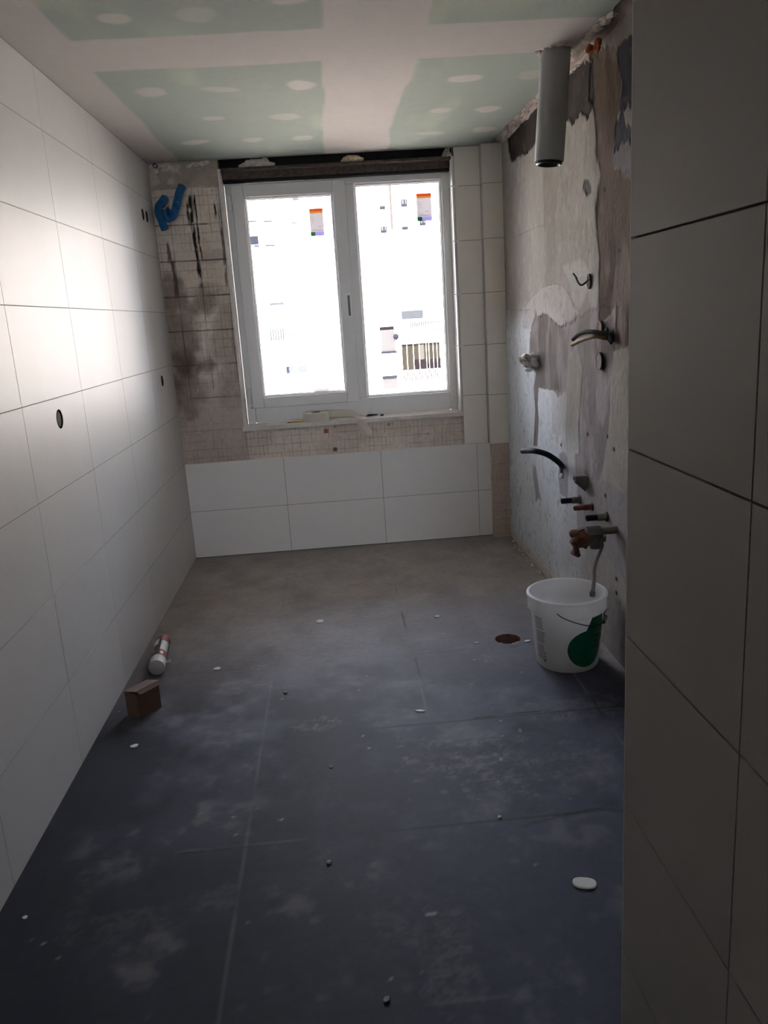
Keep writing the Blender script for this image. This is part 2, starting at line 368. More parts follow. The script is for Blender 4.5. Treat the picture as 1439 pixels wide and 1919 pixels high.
# ------------------------------------------------------------------ ceiling
WHITE = (0.50, 0.472, 0.45); GREEN = (0.325, 0.375, 0.33)
SPOTS = [(0.315, 3.476), (0.588, 3.487), (0.905, 3.483), (0.495, 3.931), (0.814, 3.967), (0.338, 4.39), (0.631, 4.41), (0.883, 4.421),
         (1.568, 3.497), (1.844, 3.491), (1.537, 3.995), (1.763, 4.02), (1.541, 4.463), (1.827, 4.442), (0.37, 2.70), (0.62, 2.70), (0.9, 2.6), (1.5, 2.62), (1.75, 2.6)]
def ceil_col(u, v):
    c = np.zeros(u.shape+(3,)) + np.array(WHITE)
    w = 0.035*(fbm(u*3, v*3, 201, 3)-0.5)*2; n = fbm(u*8, v*1.5, 205, 4)
    def rect(x0, x1, y0, y1, soft=0.012):
        uu = u+w*0.6; vv = v+w*0.5
        return sstep(0, soft, uu-x0)*sstep(0, soft, x1-uu)*sstep(0, soft, vv-y0)*sstep(0, soft, y1-vv)
    g = np.maximum.reduce([rect(0.168, 1.0, 3.19, 5.0), rect(1.33, 2.2, 3.20, 5.0), rect(0.175, 1.0, 1.5, 2.87), rect(1.33, 2.2, 1.5, 2.875)])
    c = mixc(c, GREEN, g*(0.88+0.12*n))
    gl = sstep(0.55, 0.7, fbm(u*4+3, v*1.2, 211, 3))*g; c = mixc(c, (0.45, 0.50, 0.40), 0.5*gl)
    for i, (x, y) in enumerate(SPOTS):
        a = 0.35*math.sin(i*2.3); du = (u-x)*math.cos(a)+(v-y)*math.sin(a); dv = -(u-x)*math.sin(a)+(v-y)*math.cos(a)
        q = (du/(0.062+0.012*math.sin(i*1.7)))**2 + (dv/(0.055+0.015*math.cos(i*2.9)))**2
        c = mixc(c, (0.56, 0.545, 0.51), (0.62+0.2*math.sin(i*4.1))*sstep(1.3, 0.6, q + 0.9*(fbm(u*18, v*18, 220+i, 2)-0.5)))
    return c
ceiling = grid('ceiling', rng((-0.02, 1.93, 0.011)), rng((YB, 2.4, 0.1), (2.4, 4.86, 0.011)), lambda u, v, h: (np.where(u > 1.92, u + 0.012*(fbm(v*14, v*0, 230, 3)-0.5)*2, u), v, H+h), ceil_col, M_ceil)
tag(ceiling, kind='structure')
b = MB(); b.box((-0.3, YB-0.2, H+0.06), (2.4, D+0.4, H+0.22)); o = b.build('ceiling_slab', M_concrete); tag(o, kind='structure'); o.name = 'ceiling.001'

# ------------------------------------------------------------------ left wall: satin white tiles
def tile_rect(mb, plane, pos, th, u0, u1, v0, v1, gap=0.0011, bev=0.0003):
    """one tile as a box with a small chamfer. plane 'x+' faces +x, 'x-' faces -x, 'y-' faces -y"""
    s = {'x+': 1, 'x-': -1, 'y-': -1}[plane]
    u0 += gap; u1 -= gap; v0 += gap; v1 -= gap
    def P(u, v, d):
        return (pos+s*d, u, v) if plane[0] == 'x' else (u, pos+s*d, v)
    bm = mb.bm
    A = [bm.verts.new(P(u, v, -th)) for u, v in ((u0, v0), (u1, v0), (u1, v1), (u0, v1))]
    B = [bm.verts.new(P(u, v, -bev)) for u, v in ((u0, v0), (u1, v0), (u1, v1), (u0, v1))]
    T = [bm.verts.new(P(u, v, 0)) for u, v in ((u0+bev, v0+bev), (u1-bev, v0+bev), (u1-bev, v1-bev), (u0+bev, v1-bev))]
    bm.faces.new(T); bm.faces.new(list(reversed(A)))
    for k in range(4):
        j = (k+1) % 4; bm.faces.new((A[k], A[j], B[j], B[k])); bm.faces.new((B[k], B[j], T[j], T[k]))
TH = 0.010
b = MB(); b.box((-0.25, YB, -0.12), (-0.0007, D+0.35, H+0.1)); wl = b.build('wall_left', M_joint); tag(wl, kind='structure')
b = MB(); rows = [(0.0, .3), (.3, .6), (.6, .9), (.9, 1.2), (1.2, 1.5), (1.5, 1.8), (1.8, 2.1), (2.1, H-0.002)]
ys = [D-1.177+.6*k for k in range(-9, 3)]; ys = [y for y in ys if y > YB+.02]; ys = [YB] + ys + [D+0.012]
for z0, z1 in rows:
    for y0, y1 in zip(ys, ys[1:]): tile_rect(b, 'x+', 0.0, TH, y0, y1, z0, z1)
wt = b.build('wall_tiles', M_tile, wl)
HOLES = [(2.783, 1.128, 0.033), (4.513, 1.130, 0.030), (4.560, 2.006, 0.030), (4.655, 2.006, 0.030)]
for y, z, r in HOLES:
    cut_round(wt, 0, y, z, r, 'X', 0.1); cut_round(wl, -0.04, y, z, r, 'X', 0.11)
HL = ['round open socket box at mid height in the left tiled wall, nearest the camera', 'small round socket box at mid height in the left tiled wall, near the window corner',
      'left one of the two small round socket boxes high on the left tiled wall', 'right one of the two round socket boxes high on the left wall, by the corner']
for (y, z, r), lab in zip(HOLES, HL):
    t = thing('socket_box', (-0.05, y, z), lab, 'socket box', 'round socket boxes in the left wall')
    RY = Matrix.Rotation(math.pi/2, 4, 'Y')
    MB().lathe([(r-0.0015, 0.0), (r-0.0015, 0.05), (r-0.005, 0.05), (r-0.005, 0.0)], 32, RY, False, False).build('box_rim', M_fdark, t, True)
    b = MB(); b.lathe([(r-0.004, -0.005), (r-0.004, 0.0455), (r-0.012, 0.0475)], 24, RY); b.build('mortar_plug', M_boxin, t)

# ------------------------------------------------------------------ back wall (stripped, with imprint of old mosaic)
XL0, XL1 = 0.385, 1.722; ZS = 0.805; ZT = 2.262
YM = D + 0.012
def mos_col(u, v):
    c = np.zeros(u.shape+(3,)) + np.array((0.80, 0.69, 0.60))
    n1 = fbm(u*4, v*4, 301, 5); n2 = fbm(u*16, v*16, 311, 4); n3 = fbm(u*60, v*14, 321, 3)
    c = mixc(c, (0.62, 0.52, 0.44), 0.6*sstep(0.4, 0.65, n1)); c = mixc(c, (0.78, 0.70, 0.63), 0.5*sstep(0.5, 0.7, n2))
    low = sstep(1.02, 0.93, v)
    # small mosaic grid
    def lines(x, p, w, off=0): return sstep(w, w*0.35, np.abs(((x-off)/p+0.5) % 1.0 - 0.5)*p)
    jit = 0.0045*(fbm(u*5, v*11, 331, 2)-0.5); g = np.maximum(lines(u+jit, 0.05, 0.0022, 0.012), lines(v+jit, 0.05, 0.0022, 0.03))
    fd = sstep(0.30, 0.60, fbm(u*9, v*5, 341, 3))
    c = mixc(c, (0.24, 0.17, 0.15), g*(0.12+0.42*fd))
    g2 = lines(u+0.013+jit*3, 0.05, 0.002)*sstep(0.45, 0.6, fbm(np.floor(u/0.05)*3.7, v*7, 351, 2))
    c = mixc(c, (0.20, 0.13, 0.11), 0.5*g2)
    c = mixc(c, (0.22, 0.17, 0.15), 0.45*lines(v+0.022+jit, 0.05, 0.0018)*sstep(0.5, 0.62, n1))
    # dark lines of the old large tiles on the upper part
    zl = [0.795+0.197*k for k in range(8)]
    for z in zl: c = mixc(c, (0.05, 0.04, 0.035), 0.85*sstep(0.005, 0.0018, np.abs(v-z+0.008*(u-0.2)+0.003*(fbm(u*30, v*0, 360, 2)-0.5)))*(1-low*0.6)*sstep(0.25, 0.45, fbm(u*9, v*9, 365, 3)))
    for x in (0.085, 0.225, 0.375): c = mixc(c, (0.08, 0.06, 0.05), 0.75*sstep(0.004, 0.0015, np.abs(u-x+0.01*(fbm(v*4, v*0, 370, 2)-0.5)))*(1-low)*sstep(0.3, 0.5, fbm(v*6, u*0+x*50, 375, 3)))
    # mould and soot
    def run(x, z0, z1, w, k):
        global _
        cx = x + 0.02*(fbm(v*9, v*0+x*9, 380, 3)-0.5); wd = w*(0.35+1.3*fbm(v*22, v*0+x*31, 385, 3))
        return k*sstep(1.0, 0.45, np.abs(u-cx)/wd)*sstep(z0, z0+0.06, v)*sstep(z1, z1-0.03, v)*sstep(0.25, 0.45, fbm(u*40, v*18, 390, 3))
    for a in ((0.215, 1.60, 2.15, .013, 1), (0.195, 1.95, 2.11, .008, 1), (0.24, 1.75, 2.15, .006, 1), (0.345, 1.98, 2.17, .010, 1), (0.368, 1.85, 2.17, .005, .9),
              (0.06, 1.75, 1.90, .012, .8), (0.075, 1.55, 1.80, .015, .8), (0.37, 1.6, 1.9, .008, .7)):
        c = mixc(c, (0.02, 0.016, 0.014), run(*a))
    sm = lambda x, z, rx, rz, s: sstep(1.2, 0.0, ((u-x)/rx)**2+((v-z)/rz)**2 + 0.9*(fbm(u*12, v*12, s, 4)-0.5)*2)
    up = (u < XL0+0.01)
    for a in ((0.05, 1.35, .14, .42, 401, .80), (0.04, 1.05, .16, .22, 402, .75), (0.22, 1.56, .12, .10, 403, .75), (0.33, 1.25, .10, .35, 404, .5), (0.10, 1.20, .10, .10, 405, .75), (0.30, 1.80, .1, .05, 406, .35), (0.20, 1.18, .07, .05, 409, .65)):
        c = mixc(c, (0.115, 0.078, 0.055), 0.85*a[5]*sm(*a[:5])*up)
    c = mixc(c, (0.30, 0.24, 0.21), 0.45*sstep(1.15, 0.95, v)*up)
    # plain plaster above the tiles
    top = sstep(2.165, 2.175, v+0.01*(n2-0.5))
    c = mixc(c, (0.42, 0.36, 0.30), top); c = mixc(c, (0.60, 0.57, 0.50), top*sstep(0.55, 0.72, fbm(u*12, v*14, 407, 4))*0.8)
    c = mixc(c, (0.20, 0.15, 0.12), 0.7*sstep(0.03, 0.0, np.abs(v-0.785))*sstep(0.45, 0.7, fbm(u*8, v*30, 408, 3))*(u > XL0))
    c = mixc(c, (0.12, 0.08, 0.07), 0.8*sstep(0.008, 0.003, np.hypot(u-1.50, v-0.68))); c = mixc(c, (0.15, 0.12, 0.11), 0.7*sstep(0.012, 0.004, np.hypot(u-0.93, v-0.765)))
    c = mixc(c, (0.25, 0.2, 0.18), 0.7*sstep(0.015, 0.005, np.hypot(u-1.26, v-0.755)))
    return c
def mos_h(u, v): return 0.0025*(fbm(u*14, v*14, 411, 4)-0.5)*2
pl = lambda y: (lambda u, v, h: (u, y-h+0*u, v))
wb = grid('wall_back', rng((-0.02, XL0, 0.0042)), rng((0.55, 2.312, 0.0042)), pl(YM), mos_col, M_mos, mos_h); tag(wb, kind='structure')
grid('wall_surface', rng((XL0, XL1+0.03, 0.0042)), rng((0.55, ZS, 0.0042)), pl(YM), mos_col, M_mos, mos_h, wb)
b = MB(); b.box((-0.25, YM+0.004, -0.12), (XL0, D+0.35, H+0.1)); b.box((XL0, YM+0.004, -0.12), (XL1+0.001, D+0.35, ZS-0.03)); b.box((XL1+0.001, D+0.012, -0.12), (2.35, D+0.35, H+0.1))
b.box((XL0, D+0.21, ZT), (XL1+0.001, D+0.35, H+0.1)); b.build('wall_core', M_paint, wb)
# pale reveal edges of the opening
b = MB(); b.box((XL0-0.004, D+0.004, ZS-0.02), (XL0+0.012, YW, ZT)); b.build('reveal', M_marble, wb, bevel=0.002)
b = MB(); b.box((XL1-0.012, D+0.002, ZS-0.02), (XL1, YW, ZT)); b.build('reveal', M_pvc, wb, bevel=0.002)
# lower tiling
b = MB(); xs = (0.0, 0.6, 1.2, 1.8, 1.885)
for z0, z1 in ((0.004, .3), (.3, .6)):
    for a, c_ in zip(xs, xs[1:]): tile_rect(b, 'y-', D, TH, a, c_, z0, z1)
b.build('lower_tiles', M_tile2, wb)
MB().box((0, D+0.0016, 0), (1.884, D+0.013, 0.598)).build('tile_bed', M_grout, wb)
# tiled jamb right of the window
b = MB(); zr = [.6+.3*k for k in range(6)]+[H]
for z0, z1 in zip(zr, zr[1:]): tile_rect(b, 'y-', D-0.001, TH, XL1, 1.872, z0, z1)
b.build('jamb_tiles', M_tile3, wb)
MB().box((XL1+.001, D+0.0006, .601), (1.873, D+0.013, H)).build('jamb_bed', M_grout, wb)

# pilaster in the right corner: tiled above 0.6 m, stripped mosaic imprint below
YC = 4.785; XC = 1.872
b = MB(); b.box((XC+0.011, YC+0.013, -0.12), (2.1, D+0.1, H+0.05)); wc = b.build('wall_corner', M_paint); tag(wc, kind='structure')
grid('corner_imprint', rng((XC+0.010, 2.02, 0.0042)), rng((0.0, 0.605, 0.0042)), pl(YC+0.011), lambda u, v: mixc(mos_col(u+.3, v+.31), (0.46, 0.33, 0.28), np.full(u.shape, .45)), M_mos, mos_h, wc)
grid('corner_imprint', rng((YC+0.010, D+0.01, 0.005)), rng((0.0, 0.605, 0.005)), lambda u, v, h: (XC+0.0105+0*u, u, v), lambda u, v: mos_col(u, v+.2), M_mos, None, wc)
b = MB(); b2 = MB()
for z0, z1 in zip(zr, zr[1:]):
    tile_rect(b, 'y-', YC, TH, XC, 2.03, z0, z1); tile_rect(b2, 'x-', XC, TH, YC+0.001, D, z0, z1)
b.build('front_tiles', M_tile3, wc); b2.build('side_tiles', M_tile, wc)
MB().box((XC+0.002, YC+0.002, .602), (2.02, YC+0.014, H)).build('tile_bed', M_grout, wc)

# ------------------------------------------------------------------ right wall (stripped plaster)
def Wp(px, py): p = hit(0, XR, px, py); return (p[1], p[2])
def W4(*pts): return [Wp(820+x/3.787, 220+y/3.787) for x, y in pts]
def W5(*pts): return [Wp(900+x/4.797, 560+y/4.797) for x, y in pts]
def W8(*pts): return [Wp(980+x/5.645, y/5.645) for x, y in pts]
def W6(*pts): return [Wp(940+x/3.997, 820+y/3.997) for x, y in pts]
Ptopdark = W4((480, 60), (560, 20), (715, -120), (760, -180), (900, -300), (1010, -380), (1090, -400), (1100, -110), (1060, 10), (1010, -30), (975, 0), (955, 60), (915, 5), (860, 60), (780, 130), (700, 190), (650, 225), (600, 262), (545, 300), (512, 325))
Pcol = W8((690, 560), (900, 480), (970, 520), (1020, 900), (990, 1150), (950, 1450), (925, 1600), (940, 1800), (1160, 1840), (1170, 2100)) + W4((1385, 450), (1395, 800), (1380, 1250), (1375, 1500)) + W5((1340, 430), (1240, 450), (1190, 465), (1180, 420), (1205, 300), (1200, 60)) + W4((1150, 1480), (1130, 1390), (1135, 1000), (1115, 790), (1105, 640), (1130, 480), (1145, 400), (1110, 250)) + W8((755, 1500), (740, 1200), (665, 1000))
Pnavy = W8((1050, 420), (1180, 380), (1190, 1120), (1080, 1110), (1010, 1230), (990, 1150), (1030, 900), (960, 560))
Pnavy2 = W8((1200, 1250), (1190, 1560), (1060, 1490), (1000, 1560), (930, 1650), (950, 1350), (990, 1240), (1040, 1200), (1080, 1350), (1120, 1290))
Plilac = W4((1230, 200), (1400, 190), (1400, 470), (1300, 430), (1225, 330))
Ptan = W8((690, 660), (760, 600), (960, 640), (1010, 900), (970, 1150), (880, 1250), (740, 1230), (665, 1080))
Pmid = W5((490, 115), (503, 160), (560, 130), (610, 155), (690, 240), (745, 235), (800, 222), (850, 180), (900, 152), (960, 105), (1010, 85), (1100, 70), (1240, 60), (1190, 250), (1185, 460), (1165, 720), (1160, 1000), (1120, 1330), (1070, 1640), (870, 1640), (850, 1560), (845, 1400), (880, 1380), (875, 1150), (890, 900), (905, 640), (885, 530), (832, 448), (795, 500), (775, 700), (765, 830), (740, 860), (690, 892), (655, 830), (600, 815), (560, 812), (515, 800), (505, 950), (515, 1100), (505, 1330), (468, 1320), (485, 1000), (470, 800), (492, 650), (430, 500), (440, 300))
Plow = W6((560, 330), (620, 300), (780, 330), (925, 430), (925, 1100), (760, 860), (700, 700), (560, 680), (555, 500))
Pskim = W4((610, 1345), (680, 1260), (740, 1205), (820, 1180), (880, 1195), (930, 1260), (965, 1350), (1000, 1390), (930, 1460), (860, 1485), (800, 1440), (760, 1395), (700, 1415), (690, 1385), (660, 1500), (600, 1500))
Pdk = W4((1035, 440), (1060, 430), (1080, 490), (1075, 540), (1045, 535), (1022, 490))
Pfan = W4((1130, 1390), (1080, 1340), (1060, 1230), (1000, 1370), (970, 1340), (950, 1290), (930, 1180), (880, 1060), (990, 1010), (1040, 1030), (1080, 1120), (1140, 1120))
def right_col(u, v):
    c = np.zeros(u.shape+(3,)) + np.array((0.285, 0.264, 0.234))
    n1 = fbm(u*3, v*3, 501, 5); n2 = fbm(u*18, v*12, 511, 5); ns = fbm(u*55, v*6, 521, 4); n3 = fbm(u*9, v*5, 531, 4)
    wu = u + 0.012*(n2-0.5)*2; wv = v + 0.018*(ns-0.5)*2
    def pm(P, s=0.004, k=1.0, jag=1.0):
        return k*sstep(-s, s, poly_sd(u+0.010*jag*(n2-0.5)*2, v+0.020*jag*(ns-0.5)*2, P))
    c = mixc(c, (0.23, 0.207, 0.187), 0.6*sstep(0.42, 0.62, n1)); c = mixc(c, (0.34, 0.315, 0.29), 0.5*sstep(0.5, 0.7, n3))
    # older, whiter plaster at the window end, then bluish daylight painted on the lower wall
    ue = Wp(1017, 400)[0]
    c = mixc(c, (0.36, 0.335, 0.305), 0.7*sstep(ue-0.01, ue+0.01, u+0.01*(n2-.5)))
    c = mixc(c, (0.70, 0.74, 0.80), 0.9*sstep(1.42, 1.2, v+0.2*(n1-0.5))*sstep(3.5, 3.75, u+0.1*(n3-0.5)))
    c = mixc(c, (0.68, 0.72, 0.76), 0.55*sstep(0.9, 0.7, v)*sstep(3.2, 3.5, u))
    # pits and scratches
    c = mixc(c, (0.34, 0.30, 0.28), 0.40*sstep(0.64, 0.74, fbm(u*34, v*22, 541, 4)))
    c = mixc(c, (0.33, 0.28, 0.27), 0.35*sstep(0.74, 0.82, fbm(u*16, v*48+u*30, 545, 2))*sstep(3.9, 4.1, u)*sstep(1.0,1.2,v))
    c = mixc(c, (0.45, 0.43, 0.425), pm(Pskim, 0.006, 0.6, 0.12)); c = mixc(c, (0.44, 0.425, 0.41), pm(Pfan, 0.012, 0.55, 0.2))
    c = mixc(c, (0.22, 0.19, 0.18), 0.4*sstep(0.60, 0.72, fbm(u*40, v*40, 549, 4))*sstep(.45, .6, n3)); c = mixc(c, (0.50, 0.48, 0.455), 0.22*sstep(0.62, 0.75, fbm(u*20+9, v*14, 548, 4)))
    # mid brown-grey render
    mid = pm(Pmid, 0.003, 1.0, 0.30); mc = np.zeros_like(c)+np.array((0.20, 0.175, 0.17))
    mc = mixc(mc, (0.29, 0.262, 0.265), sstep(0.40, 0.65, fbm(u*10, v*5, 551, 4))); mc = mixc(mc, (0.14, 0.118, 0.11), 0.8*sstep(0.55, 0.7, fbm(u*7, v*4, 556, 4)))
    c = c*(1-mid[..., None]) + mc*mid[..., None]
    lo = pm(Plow, 0.004, 0.9, .4); c = mixc(c, (0.25, 0.225, 0.235), lo*(0.6+0.4*n2))
    c = mixc(c, (0.30, 0.275, 0.30), pm(W6((232, 205), (250, 215), (265, 330), (275, 410), (295, 485), (270, 450), (250, 480), (245, 380), (228, 290)), .003, .85, .4)); c = mixc(c, (0.32, 0.29, 0.315), pm(W6((425, 120), (455, 100), (490, 150), (490, 400), (480, 550), (468, 440), (430, 430), (420, 300)), .003, .8, .5))
    c = mixc(c, (0.42, 0.40, 0.40), 0.5*pm(W5((620, 830), (640, 960), (640, 1230), (700, 1240), (760, 1100), (770, 860)), .003))
    # vertical crack lines
    for pts, w in ((W5((890, 520), (905, 640), (890, 900), (875, 1150), (885, 1380)), .003), (W5((770, 830), (775, 1000), (765, 1200), (775, 1380)), .002), (W5((630, 960), (645, 1100), (630, 1240)), .002), (W5((440, 300), (430, 480)), .002),
                   (W4((1130, 480), (1110, 640), (1115, 790)), .003), (W4((610, 1345), (680, 1260), (740, 1205), (820, 1180), (880, 1195), (930, 1260), (965, 1350)), .002), (W4((510, 330), (520, 1500)), .002), (W4((525, 1370), (650, 1365)), .002), (W4((540, 850), (690, 780), (745, 765)), .002)):
        d = np.full(u.shape, 1.0); P = np.array(pts)
        for a, b_ in zip(P, P[1:]):
            e = b_-a; t = np.clip(((u-a[0])*e[0]+(v-a[1])*e[1])/(e@e), 0, 1); d = np.minimum(d, np.hypot(u+0.004*(n2-.5)-a[0]-t*e[0], v-a[1]-t*e[1]))
        c = mixc(c, (0.17, 0.15, 0.14), 0.75*sstep(w*1.6, w*0.5, d)*sstep(.3, .45, ns))
    # long brown strip up to the ceiling
    col = pm(Pcol, 0.005, 1.0, 0.6); cc = np.zeros_like(c)+np.array((0.098, 0.072, 0.058))
    cc = mixc(cc, (0.175, 0.138, 0.118), sstep(0.45, 0.68, fbm(u*9, v*4, 561, 4))); cc = mixc(cc, (0.055, 0.038, 0.028), 0.85*sstep(0.50, 0.66, fbm(u*11, v*3.2, 566, 4)))
    c = c*(1-col[..., None]) + cc*col[..., None]
    c = mixc(c, (0.095, 0.07, 0.045), pm(Ptan, 0.012, 0.75, 0.8))
    c = mixc(c, (0.032, 0.026, 0.023), pm(Ptopdark, 0.003, 0.97, 1.2)); c = mixc(c, (0.08, 0.066, 0.06), 0.5*pm(Ptopdark, .003)*sstep(0.5, 0.7, n2))
    c = mixc(c, (0.13, 0.122, 0.135), pm(Plilac, 0.006, 0.85)); c = mixc(c, (0.03, 0.03, 0.04), pm(Pnavy, 0.003, 0.95)); c = mixc(c, (0.035, 0.04, 0.055), pm(Pnavy2, 0.003, 0.95, 1.3))
    c = mixc(c, (0.08, 0.075, 0.075), pm(Pdk, 0.003, 0.9, 0.5)); c = mixc(c, (0.30, 0.29, 0.28), 0.6*pm(W4((1045, 530), (1080, 530), (1075, 620), (1060, 600)), .004))
    # darker foot, dust and rough edge near the floor
    c = mixc(c, (0.56, 0.46, 0.36), 0.6*sstep(0.10, 0.0, v+0.05*(n2-0.5))*sstep(3.5, 3.8, u)); c = mixc(c, (0.14, 0.14, 0.15), 0.6*sstep(0.30, 0.05, v+0.2*(n2-0.5))*sstep(3.0, 2.8, u))
    c = mixc(c, (0.20, 0.17, 0.16), 0.35*sstep(0.82, 0.88, fbm(u*30, v*30, 571, 2)))
    for p in (W6((440, 55))[0], W6((767, 435))[0], W6((850, 1060))[0], W6((850, 1165))[0], W4((1270, 945))[0], W5((1130, 1240))[0], W5((1190, 1355))[0], W4((1165, 515))[0], W5((950, 1220))[0]):
        c = mixc(c, (0.03, 0.025, 0.025), 0.95*sstep(1.2, 0.7, np.hypot((u-p[0])/0.014, (v-p[1])/0.010)))
    return c
def right_h(u, v):
    n1 = fbm(u*2.2, v*1.6, 601, 3); n2 = fbm(u*20, v*12, 611, 4); n3 = fbm(u*60, v*22, 613, 3)
    h = 0.010*(n1-0.5) + 0.0025*(n2-0.5) + 0.0010*(n3-.5)
    j = lambda P, w, d: d*sstep(-w, w, poly_sd(u+0.010*(fbm(u*18, v*12, 511, 5)-0.5)*2, v+0.020*(fbm(u*55, v*6, 521, 4)-0.5)*2, P))
    h = h - j(Pmid, 0.004, 0.0022) - j(Pcol, 0.008, 0.004) - j(Ptopdark, 0.004, 0.006) - j(Pnavy, .004, .004) - j(Pnavy2, .004, .004) - j(Pdk, .004, .004) + j(Pskim, .004, .002)
    return h
wr = grid('wall_right', rng((1.1, 2.6, 0.05), (2.6, 4.80, 0.0044)), rng((-0.01, 2.36, 0.0044)), lambda u, v, h: (XR-h+0.004, u, v), right_col, M_wall, right_h)
tag(wr, kind='structure')
MB().box((XR+0.03, 1.0, -0.12), (2.35, D+0.35, H+0.1)).build('wall_core', M_paint, wr)

# rough plaster ribbon between the plasterboard edge and the right wall
def rib_col(u, v):
    n = fbm(u*14, v*14, 701, 4); c = np.zeros(u.shape+(3,)) + np.array((0.42, 0.34, 0.30))
    c = mixc(c, (0.60, 0.52, 0.47), sstep(0.45, 0.65, n)); c = mixc(c, (0.13, 0.10, 0.09), 0.95*sstep(3.35, 3.15, u+0.3*(n-0.5))); c = mixc(c, (0.25, 0.21, 0.18), 0.7*sstep(2.95, 2.8, u+.2*(n-.5)))
    c = mixc(c, (0.10, 0.08, 0.07), .6*sstep(0.68, 0.76, fbm(u*25, v*25, 705, 3))); return c
rb = grid('trim_1', rng((1.1, 2.6, .05), (2.6, 4.79, 0.008)), rng((0, 1, 0.08)), lambda u, v, h: (1.905+0.095*v, u, H+0.038-0.047*v+h), rib_col, M_mos, lambda u, v: 0.014*(fbm(u*14, v*3, 711, 4)-0.5)*2)
tag(rb, kind='structure')
MB().box((1.9, 1.0, H+0.045), (2.3, D, H+0.08)).build('gap_back', M_void, rb)

# ------------------------------------------------------------------ partition in the foreground and the wall behind the camera
b = MB(); b.box((XP+TH-0.0015, YB, -0.12), (2.35, 1.155-0.003, H+0.1)); wp = b.build('wall_partition', M_grout); tag(wp, kind='structure')
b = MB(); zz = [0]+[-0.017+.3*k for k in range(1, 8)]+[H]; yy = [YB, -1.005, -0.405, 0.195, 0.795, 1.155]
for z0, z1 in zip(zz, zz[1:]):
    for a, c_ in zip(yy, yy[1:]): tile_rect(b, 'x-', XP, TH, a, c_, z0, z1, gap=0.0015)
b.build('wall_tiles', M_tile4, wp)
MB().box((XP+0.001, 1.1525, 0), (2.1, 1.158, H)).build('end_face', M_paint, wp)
# the corridor's unseen far end, with a doorway added to let in fill light
b = MB(); b.box((-0.25, YB-0.1, -0.12), (0.04, YB, H+0.1)); b.box((1.33, YB-0.1, -0.12), (2.35, YB, H+0.1)); b.box((0.04, YB-0.1, 2.2), (1.33, YB, H+0.1)); tag(b.build('wall_front', M_paint), kind='structure')
b = MB(); b.box((-3.0, YB-5.0, H+0.06), (5.0, YB-0.1, H+0.22)); o = b.build('ceiling', M_concrete); tag(o, kind='structure')  # added slab, out of view, keeps the sun out of the rear doorway
b = MB(); b.box((-0.25, YB-0.1, -0.2), (2.35, D+0.35, -0.075)); o = b.build('floor', M_concrete); tag(o, kind='structure')

# ------------------------------------------------------------------ window lintel void, sill
t = thing('trim_2', (0, 0, 0), None, None, kind='structure')
MB().box((XL0, D+0.085, 2.20), (XL1, D+0.20, H+0.05)).build('shutter_void', M_void, t)
b = MB(); b.box((XL0+.002, D+0.012, 2.252), (XL1-.002, D+0.10, 2.266)); b.build('steel_angle', M_rust, t, bevel=0.002)
b = MB(); b.box((XL0+.002, D+0.07, 2.215), (XL1-.002, D+0.14, 2.254)); b.build('mortar_strip', M_rust, t)
b = MB(); b.box((XL0-0.012, D-0.018, ZS-0.028), (XL1-0.002, YW+0.02, ZS)); o = b.build('trim_3', M_marble, bevel=0.004); tag(o, kind='structure')
# broken plaster on top of the left pier
b = MB()
rnd = random.Random(21)
for i in range(22):
    x = rnd.choice((rnd.uniform(0.01, 0.12), rnd.uniform(0.20, 0.37))); q = rnd.uniform(.006, .020); b.rock((x, D+0.008, 2.305-0.35*q-0.03*rnd.random()**2), (q*1.5, 0.010, q), i, 1)
tag(b.build('trim_4', M_plasterlump), kind='structure')
def foam(x0, z0, w, h, seed, lab, m):
    b = MB(); rnd = random.Random(seed)
    for k in range(9):
        f = k/8; hh = h*math.sin(math.pi*(0.1+0.8*f))**0.9
        b.rock((x0+w*f, D+0.025, z0+hh*0.45), (w*0.17, 0.014, 0.42*hh+0.004), seed*20+k, 2)
    tag(b.build('foam_lump', m, smooth=True, org=(x0+w/2, D+0.025, z0)), lab, 'foam lump', 'lumps in the gap over the window')
foam(0.525, 2.268, 0.155, 0.044, 3, 'white crumbly lump stuck in the dark gap above the left window sash', M_plasterlump)
foam(1.095, 2.272, 0.10, 0.03, 4, 'yellowish foam lump in the dark gap above the middle of the window', M_foam)
foam(1.665, 2.262, 0.045, 0.05, 5, 'brown rubble lump at the right end of the dark gap above the window', M_plasterlump)

# ------------------------------------------------------------------ window_1
win = thing('window_1', (0, YW, 0), None, None, kind='structure')
def ring(mb, x0, x1, z0, z1, y0, y1, w):
    wl_, wr_, wb_, wt_ = w
    mb.box((x0, y0, z0), (x0+wl_, y1, z1)); mb.box((x1-wr_, y0, z0), (x1, y1, z1))
    mb.box((x0+wl_, y0, z0), (x1-wr_, y1, z0+wb_)); mb.box((x0+wl_, y0, z1-wt_), (x1-wr_, y1, z1))
FX0, FX1, FZ0, FZ1 = XL0+0.012, XL1-0.001, ZS+0.001, 2.216
b = MB(); ring(b, FX0, FX1, FZ0, FZ1, 0.0, 0.07, (0.05, 0.055, 0.11, 0.05)); b.box((1.085, 0.0, FZ0+0.11), (1.148, 0.07, FZ1-0.05)); b.build('window_frame', M_pvc, win, bevel=0.004)
